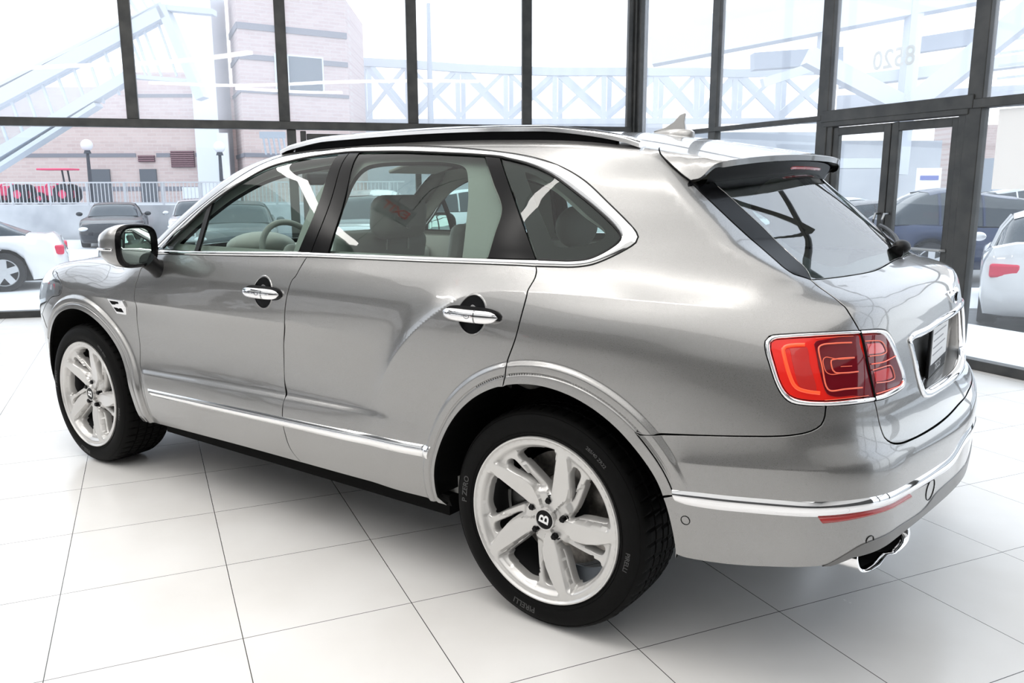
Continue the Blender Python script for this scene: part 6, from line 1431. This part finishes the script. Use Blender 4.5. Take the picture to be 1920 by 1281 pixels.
# ground-floor street fronts seen through the doors
block('street_building', 1262, 1540, 252, 340, 50, 3, paleb, 'low pale street frontage seen through the glazing left of the entrance doors', 'building')
block('shop_building', 1560, 1760, 268, 330, 44, 2, paleb, 'pale grey canopy fronted shop across the street, seen through the doors', 'building')
block('shop_canopy', 1560, 1668, 300, 318, 38, 1.2, whitesteel, 'white canopy beam across the street behind the parked cars', 'canopy', False)
block('street_kiosk', 1862, 1960, 300, 350, 36, 3, midg, 'grey kiosk across the street at the right edge', 'kiosk')
block('sign_board', 1722, 1764, 318, 402, 30, .2, white_m, 'white upright notice board with a blue heading across the street', 'sign')
block('brick_house', 1775, 1990, 240, 330, 50, 2, brick, 'pale brick building high behind the right glazing', 'building')
pz = at(1722, 29.98, 0); hd_ = MB().box((.05, -.03, zat(340, 30)), (.70, 0, zat(332, 30))).build('blue_heading', mat('blue_print', (.15, .18, .45), .6), bpy.data.objects['sign_board'])
hd_.location = (0, 0, 0)
# notices on the glass right of the door
nw = onR(5.75, 0, .012); mb = MB(); mb.obox(onR(5.32, 1.78, .014), onR(6.3, 1.78, .014), .004, .62); tag(mb.build('paper_notice', white_m), 'large blank white sheet stuck inside the glass right of the entrance doors', 'paper')
# lamp posts
postm = mat('dark_post', (.04, .045, .06), .6); globe = mat('lamp_globe', (.85, .86, .9), .4)
for px, py, lab in ((171, 272, 'dark street lamp with white globe in front of the brick wall, left of the two'), (417, 276, 'dark street lamp with white globe beside the pale column, right of the two')):
    p = at(px, 35); lp_ = thing('street_lamp', lab, 'street lamp', (p.x, p.y, .9), 0, 'street lamps by the brick building'); zt = zat(py, 35)-.9
    MB().tube([(0, 0, 0), (0, 0, zt-.2)], [.09, .06], 10).build('post', postm, lp_); MB().sphere((0, 0, zt), .24, 16, 10).build('globe', globe, lp_, smooth=True); MB().lathe([(.0, -.0), (.15, 0), (.10, .14), (.0, .16)], 12, 'z', (0, 0, zt-.34)).build('collar', postm, lp_)
# tractors behind the railing
trred = mat('tractor_red', (.75, .06, .16), .5); trblk = mat('tractor_black', (.02, .02, .03), .7)
def tractor(px, D, canopy, lab):
    p = at(px, D); t = thing('tractor', lab, 'tractor', (p.x, p.y, .9), ang); t.scale = (.72, .72, .72)
    mb = MB(); mb.box((-1.0, -.3, .45), (.1, .3, .95)); mb.prism([(-1.0, .95), (.1, 1.02), (.1, .9), (-1.0, .8)], 'y', -.3, .3); mb.build('hood', trred, t, bevel=.05)
    for x, r in ((-.75, .33), (.55, .55)):
        for y in (-.5, .5):
            mb = MB(); mb.lathe([(r*.45, -.12), (r*.95, -.13), (r, -.08), (r, .08), (r*.95, .13), (r*.45, .12)], 24, 'y', (x, y, r), closed=True); mb.build('tyre', trblk, t, smooth=True, angle=40)
            MB().lathe([(.0, -.05), (r*.45, -.05), (r*.45, .05), (.0, .05)], 16, 'y', (x, y, r)).build('hub', trred, t)
    MB().box((.2, -.25, .7), (.75, .25, .85)).build('seat', trblk, t, bevel=.04); mb = MB(); mb.tube([(.05, 0, .95), (-.1, 0, 1.2)], .02, 8); mb.build('steering_column', trblk, t)
    mb = MB(); mb.tube([(.05+.6*math.cos(a_), -.5, .55+.62*math.sin(a_)) for a_ in np.linspace(.4, 2.6, 12)], .05, 8); mb.build('mudguard', trred, t, smooth=True)
    if canopy:
        for y in (-.3, .3): MB().tube([(.62, y, .8), (.52, y, 1.85)], .05, 8).build('canopy_post', trblk, t)
        MB().box((-.75, -.6, 1.85), (1.05, .6, 1.95)).build('canopy', trred, t, bevel=.04)
tractor(108, 33.5, True, 'red tractor with a flat red canopy parked behind the railing'); tractor(24, 33.5, False, 'small open red tractor at the left edge behind the railing')
# pale crates by the railing
block('storage_crate', 342, 392, 349, 384, 33, 1.2, palepanel, 'pale boxy container behind the railing right of the grey doors', 'container')
# grey stair canopy by the tower
cn = thing('ribbed_awning', 'grey ribbed awning on the brick tower above the road', 'awning', tuple(at(515, 34, 0)), ang); mb = MB(); z_ = zat(256, 34); mb.box((-.45, -.1, z_-.1), (.55, .1, z_+.15)); mb.build('awning_head', midg, cn)
for i in range(5): x_ = -.3+i*.2; MB().obox((x_, -.1, z_-.1), (x_+.12, -.25, z_-.75), .06, .06).build('awning_rib', midg, cn)
# ---- parked cars
tyrem = mat('car_tyre', (.015, .015, .017), .8); rimsm = mat('car_rim', (.72, .73, .75), .3, .6); darkglass = mat('car_window_dark', (.02, .03, .04), .08, 0., .4)
headm = mat('car_headlamp', (.80, .82, .85), .15, .3); tailm = mat('car_tail_lamp', (.75, .02, .08), .3); plm = mat('car_plate', (.85, .86, .9), .5); grillm = mat('car_grille', (.02, .02, .025), .5)
CARS = {
 'coupe': dict(L=4.75, Wd=.93, wb=2.75, r=.345, xs=[-2.38, -2.30, -2.0, -1.4, -.75, 0, .8, 1.5, 2.0, 2.28, 2.37], zt=[.52, .66, .78, .88, .95, .97, .98, .99, .97, .88, .62], zb=[.30, .22, .18, .17, .17, .17, .17, .18, .20, .26, .36], hw=[.60, .78, .88, .91, .92, .93, .93, .93, .90, .78, .62],
                gx=[-.85, -.15, .25, .85, 1.75], gz=[.95, 1.28, 1.34, 1.33, 1.0], gb=[.74, .78, .79, .79, .72], gt=[.70, .62, .60, .58, .60]),
 'suv': dict(L=4.75, Wd=.95, wb=2.8, r=.375, xs=[-2.38, -2.30, -2.0, -1.4, -.95, 0, .8, 1.5, 2.1, 2.32, 2.38], zt=[.62, .82, .95, 1.02, 1.08, 1.09, 1.10, 1.11, 1.10, 1.02, .70], zb=[.36, .30, .25, .24, .24, .24, .24, .25, .27, .32, .40], hw=[.62, .80, .90, .93, .94, .95, .95, .95, .92, .84, .72],
                gx=[-1.05, -.35, .1, 1.6, 2.2], gz=[1.07, 1.55, 1.62, 1.60, 1.12], gb=[.78, .84, .85, .84, .78], gt=[.72, .68, .66, .64, .68]),
 'sedan': dict(L=4.8, Wd=.93, wb=2.8, r=.345, xs=[-2.40, -2.32, -2.0, -1.4, -.9, 0, .8, 1.5, 2.05, 2.34, 2.40], zt=[.55, .72, .84, .92, .98, .99, 1.0, 1.02, 1.02, .95, .62], zb=[.32, .24, .20, .19, .19, .19, .19, .2, .22, .28, .36], hw=[.62, .80, .89, .92, .93, .93, .93, .93, .90, .82, .68],
                gx=[-1.0, -.30, .1, .95, 1.6], gz=[.98, 1.38, 1.44, 1.41, 1.05], gb=[.76, .80, .81, .80, .74], gt=[.70, .63, .61, .60, .62])}
def parked_car(kind, loc, rz, col, lab, cat='car', metal=.0, group=None):
    c = CARS[kind]; t = thing('parked_car', lab, cat, loc, rz, group); pm = mat('car_paint', col, .22, metal, .5, 1. if sum(col) > .6 else .1)
    xs = np.linspace(c['xs'][0], c['xs'][-1], 44); zt = hermite(c['xs'], c['zt'], xs); zb = hermite(c['xs'], c['zb'], xs); hw = hermite(c['xs'], c['hw'], xs)
    v = []; K = 15
    wx = (-c['wb']/2, c['wb']/2); r = c['r']
    for x, a, b, w in zip(xs, zt, zb, hw):
        for wc in wx:
            if abs(x-wc) < r+.05: b = max(b, r+math.sqrt(max(0, (r+.05)**2-(x-wc)**2))-.0)
        b = min(b, a-.08); h = a-b
        half = [(0, b), (w*.7, b), (w*.93, b+.02), (w*.985, b+.25*h), (w, b+.52*h), (w*.975, b+.76*h), (w*.90, b+.93*h), (w*.62, a), (0, a+.015)]
        sec = half+[(-y, z) for y, z in half[-2:0:-1]]; K = len(sec); v += [(x, y, z) for y, z in sec]
    n = len(xs); f = [(i*K+j, i*K+(j+1) % K, (i+1)*K+(j+1) % K, (i+1)*K+j) for i in range(n-1) for j in range(K)]+[tuple(range(K)), tuple((n-1)*K+j for j in reversed(range(K)))]
    MB().add(v, f).build('body', pm, t, smooth=True, angle=50)
    gx = np.linspace(c['gx'][0], c['gx'][-1], 22); gz = hermite(c['gx'], c['gz'], gx); gb = hermite(c['gx'], c['gb'], gx); gt = hermite(c['gx'], c['gt'], gx); bz = hermite(c['xs'], c['zt'], gx)-.04; v = []; v2 = []
    for x, z, b, tt, q in zip(gx, gz, gb, gt, bz):
        z = max(z, q+.02)
        half = [(b, q), (b*.55+tt*.45, q+.55*(z-q)), (tt, q+.90*(z-q)), (tt*.8, q+.985*(z-q)), (0, z+.012)]; sec = half+[(-y, zz) for y, zz in half[-2::-1]]; v += [(x, y, zz) for y, zz in sec]
        v2.append([(x, y*1.0, zz+.008) for y, zz in sec[2:-2]])
    K = 9; n = len(gx); gw = MB().add(v, [(i*K+j, i*K+j+1, (i+1)*K+j+1, (i+1)*K+j) for i in range(n-1) for j in range(K-1)]).build('windows', darkglass, t, smooth=True, angle=50)
    a, b = 6, 16; q = v2[a:b+1]; k5 = len(q[0]); vv = [p_ for s_ in q for p_ in s_]+[(x, y, z-.02) for s_ in q for x, y, z in s_]; m_ = len(q)*k5
    rb_ = MB().add(vv, [(i*k5+j, i*k5+j+1, (i+1)*k5+j+1, (i+1)*k5+j) for i in range(len(q)-1) for j in range(k5-1)]+[(m_+i*k5+e, m_+(i+1)*k5+e, (i+1)*k5+e, i*k5+e) for i in range(len(q)-1) for e in (0, k5-1)]).build('roof', pm, t, smooth=True, angle=50)
    # pillars
    for i0 in (11,) if kind == 'coupe' else (10, 15):
        for sgn_ in (1, -1):
            pts = [v[i0*K+j] for j in (0, 1, 2)]; MB().tube([(x, sgn_*(y+.004), z) for x, y, z in pts], .028, 6).build('pillar', pm, t)
    # dark lower plinth and wheels
    MB().box((xs[0]+.25, -hw.mean()*.78, zb.min()), (xs[-1]-.25, hw.mean()*.78, zb.min()+.28)).build('chassis', tyrem, t)
    for wc in wx:
        for sgn_ in (1, -1):
            y = sgn_*(c['Wd']-.13); w = MB(); w.lathe([(r*.70, -.11), (r*.93, -.115), (r, -.07), (r, .07), (r*.93, .115), (r*.70, .11)], 40, 'y', closed=True); wo_ = w.build('wheel', tyrem, t, smooth=True, angle=40); wo_.location = (wc, y, r)
            mb = MB(); mb.lathe([(r*.70, sgn_*.10), (r*.66, sgn_*.112), (r*.63, sgn_*.09)], 40, 'y')
            for k in range(5):
                a_ = R(72*k+18); mb.obox((0, sgn_*.095, 0), (r*.66*math.cos(a_), sgn_*.10, r*.66*math.sin(a_)), .11*r/.345, .02, (0, 1, 0))
            mb.lathe([(0, sgn_*.112), (r*.16, sgn_*.11), (r*.18, sgn_*.09)], 20, 'y'); mb.build('rim', rimsm, wo_, smooth=True, angle=30)
            MB().lathe([(0, sgn_*.03), (r*.68, sgn_*.03)], 24, 'y').build('wheel_disc', grillm, wo_)
    L2 = c['xs'][-1]; zf = c['zt'][1]; zr = c['zt'][-2]
    def put(nm, ctr, s_, m_): 
        mb = MB(); mb.sphere((0, 0, 0), 1, 16, 10, s_); o = mb.build(nm, m_, t, smooth=True); o.location = ctr; return o
    for s_ in (1, -1):
        put('headlamp', (-L2+.16, s_*hw[2]*.83, zf-.06), (.14, .16, .075), headm); q_ = MB().box((L2-.26, s_*.67-.16, zr-.25), (L2-.035, s_*.67+.16, zr-.08)).build('tail_lamp', tailm, t, bevel=.03)
        mm = MB(); mm.sphere((c['gx'][0]+.35, s_*(c['Wd']+.07), c['zt'][4]+.06), .10, 12, 8, (.7, 1, .7)); mm.build('side_mirror', pm, t, smooth=True)
    MB().box((-L2-.02, -.5, zf-.34), (-L2+.12, .5, zf-.13)).build('grille', grillm, t, bevel=.03); MB().box((-L2-.035, -.17, zf-.36), (-L2-.02, .17, zf-.24)).build('number_plate', plm, t); MB().box((L2-.03, -.17, zr-.34), (L2+.012, .17, zr-.22)).build('number_plate', plm, t)
    return t
def face(px, D, deg): return at(px, D, GZ), ang+R(deg)
# white coupe at the left edge: nose to the left, tail to the right
p, a_ = at(-172, 14.6, GZ), ang+R(26); parked_car('coupe', (p.x, p.y, GZ), a_, (.86, .86, .88), 'white coupe at the left edge with five spoke rims and a red tail lamp')
p, a_ = at(212, 27.2, GZ), ang+R(112); parked_car('coupe', (p.x, p.y, GZ), a_, (.012, .013, .018), 'black sports coupe parked nose on, in front of the retaining wall')
p = at(372, 27.2, GZ); parked_car('sedan', (p.x, p.y, GZ), ang+R(110), (.62, .64, .67), 'silver saloon half hidden behind the large SUV windscreen pillar', metal=.4)
p = at(446, 21, GZ); parked_car('sedan', (p.x, p.y, GZ), ang+R(106), (.10, .11, .12), 'dark grey saloon with twin round lamps, seen through the front side window')
p = at(690, 20.5, GZ); parked_car('suv', (p.x, p.y, GZ), ang+R(92), (.66, .68, .70), 'pale silver estate car seen through the front side window beside the dark saloon', metal=.3)
p = at(820, 27, GZ); parked_car('suv', (p.x, p.y, GZ), ang+R(20), (.75, .76, .78), 'white SUV seen through the rear door window, farthest of the row')
p = at(960, 18, GZ); parked_car('sedan', (p.x, p.y, GZ), ang+R(12), (.55, .57, .60), 'silver saloon seen through the rear door window in front of the white SUV', metal=.4)
p = at(1150, 21.5, GZ); parked_car('sedan', (p.x, p.y, GZ), ang+R(8), (.30, .32, .36), 'grey saloon seen through the small rear side window', metal=.4)
p = at(1560, 25, GZ); parked_car('sedan', (p.x, p.y, GZ), ang+R(6), (.40, .44, .50), 'mid grey saloon in the far row seen through the left entrance door', metal=.4)
p = at(1860, 28, GZ); parked_car('suv', (p.x, p.y, GZ), ang+R(-4), (.50, .52, .56), 'grey SUV in the far row seen through the right entrance door', metal=.4)
p = at(1870, 16.2, GZ); parked_car('suv', (p.x, p.y, GZ), ang+R(172), (.012, .025, .07), 'dark blue estate car with bright window trim, parked side on beyond the right glazing', metal=.3)
p = at(1600, 19.5, GZ); parked_car('sedan', (p.x, p.y, GZ), ang+R(5), (.02, .02, .03), 'black saloon with red tail lamps, partly hidden behind the dark blue estate car')
p = at(2000, 11.6, GZ); parked_car('sedan', (p.x, p.y, GZ), ang+R(-120), (.86, .86, .88), 'white saloon at the right edge showing its red tail lamp and exhaust')

# small exit sign hung inside the showroom; it mirrors in the rear door window
ex = thing('exit_sign', 'white exit sign with red letters, mirrored in the SUV rear door window', 'sign', (-2.81, -2.38, 2.97))
dx_ = Vector((.684, .51, 0)).normalized(); az = math.atan2(dx_.y, dx_.x); ex.rotation_euler = (0, 0, az+R(90))
MB().box((-.17, -.015, -.10), (.17, .015, .10)).build('sign_box', white_m, ex, bevel=.004)
exm = mat('exit_red', (.75, .01, .01), .5, emis=(1, .02, .02), estr=.6); v_, f_ = text_mesh('EXIT', .13, 0, True)
for s_, r_ in ((-.0165, 0), (.0165, 180)):
    MX_ = Matrix.Rotation(R(r_), 4, 'Z') @ Matrix.Translation((0, -.0165, 0)) @ Matrix.Rotation(R(90), 4, 'X'); MB().add([tuple(MX_ @ Vector(q)) for q in v_], f_).build('sign_letters', exm, ex, fix=False)
for x_ in (-.12, .12): MB().tube([(x_, 0, .10), (x_, 0, CEIL-2.97)], .004, 6).build('hanging_rod', frame_m, ex)
# two more cars stand inside the showroom and mirror in the doors
parked_car('coupe', (-6.3, -6.4, 0), R(-35), (.80, .80, .81), 'white coupe inside the showroom, mirrored in the rear door of the silver SUV')
parked_car('suv', (-9.8, -3.9, 0), R(60), (.30, .31, .33), 'grey estate car inside the showroom, mirrored in the front door of the silver SUV', metal=.4)

# ---------------------------------------------------------------- lamps inside the showroom
def curved_lamp(P, label):
    o = ceiling_lamp([(x, y, 3.6) for x, y in P], .11, label); mb_ = (P[0], P[-1])
    for x, y in mb_: MB().tube([(x, y, 3.65), (x, y, CEIL)], .004, 6).build('hanging_wire', frame_m, o)
curved_lamp([(-4.95, -3.9), (-4.78, -2.9), (-4.57, -2.1), (-4.38, -1.1), (-4.36, -.1), (-4.5, 1.0)], 'curved white strip lamp hung left of the silver SUV, seen only as reflections')
curved_lamp([(-2.5, -3.5), (-2.04, -3.07), (-1.6, -2.68), (-1.28, -2.1), (-1.02, -1.1), (-.90, -.2), (-.62, .76), (-.1, 1.9), (.33, 2.6)], 'curved white strip lamp hung right above the silver SUV roof')
curved_lamp([(-.95, -2.65), (-.44, -2.3), (.15, -1.9), (.5, -1.46), (.66, -1.05)], 'short curved white strip lamp hung beside the rear wheel of the silver SUV')
area('ceiling_light', (-3.0, -4.6, 7.3), (-3.0, -4.6, 0), 17, 13, 880, (1, .985, .96))
# ---------------------------------------------------------------- hierarchy clean-up
bpy.context.view_layer.update()
for ch in [o for o in bpy.data.objects if o.parent == car]: ch.location.x += 1.4
bpy.data.objects.remove(CO, do_unlink=True)
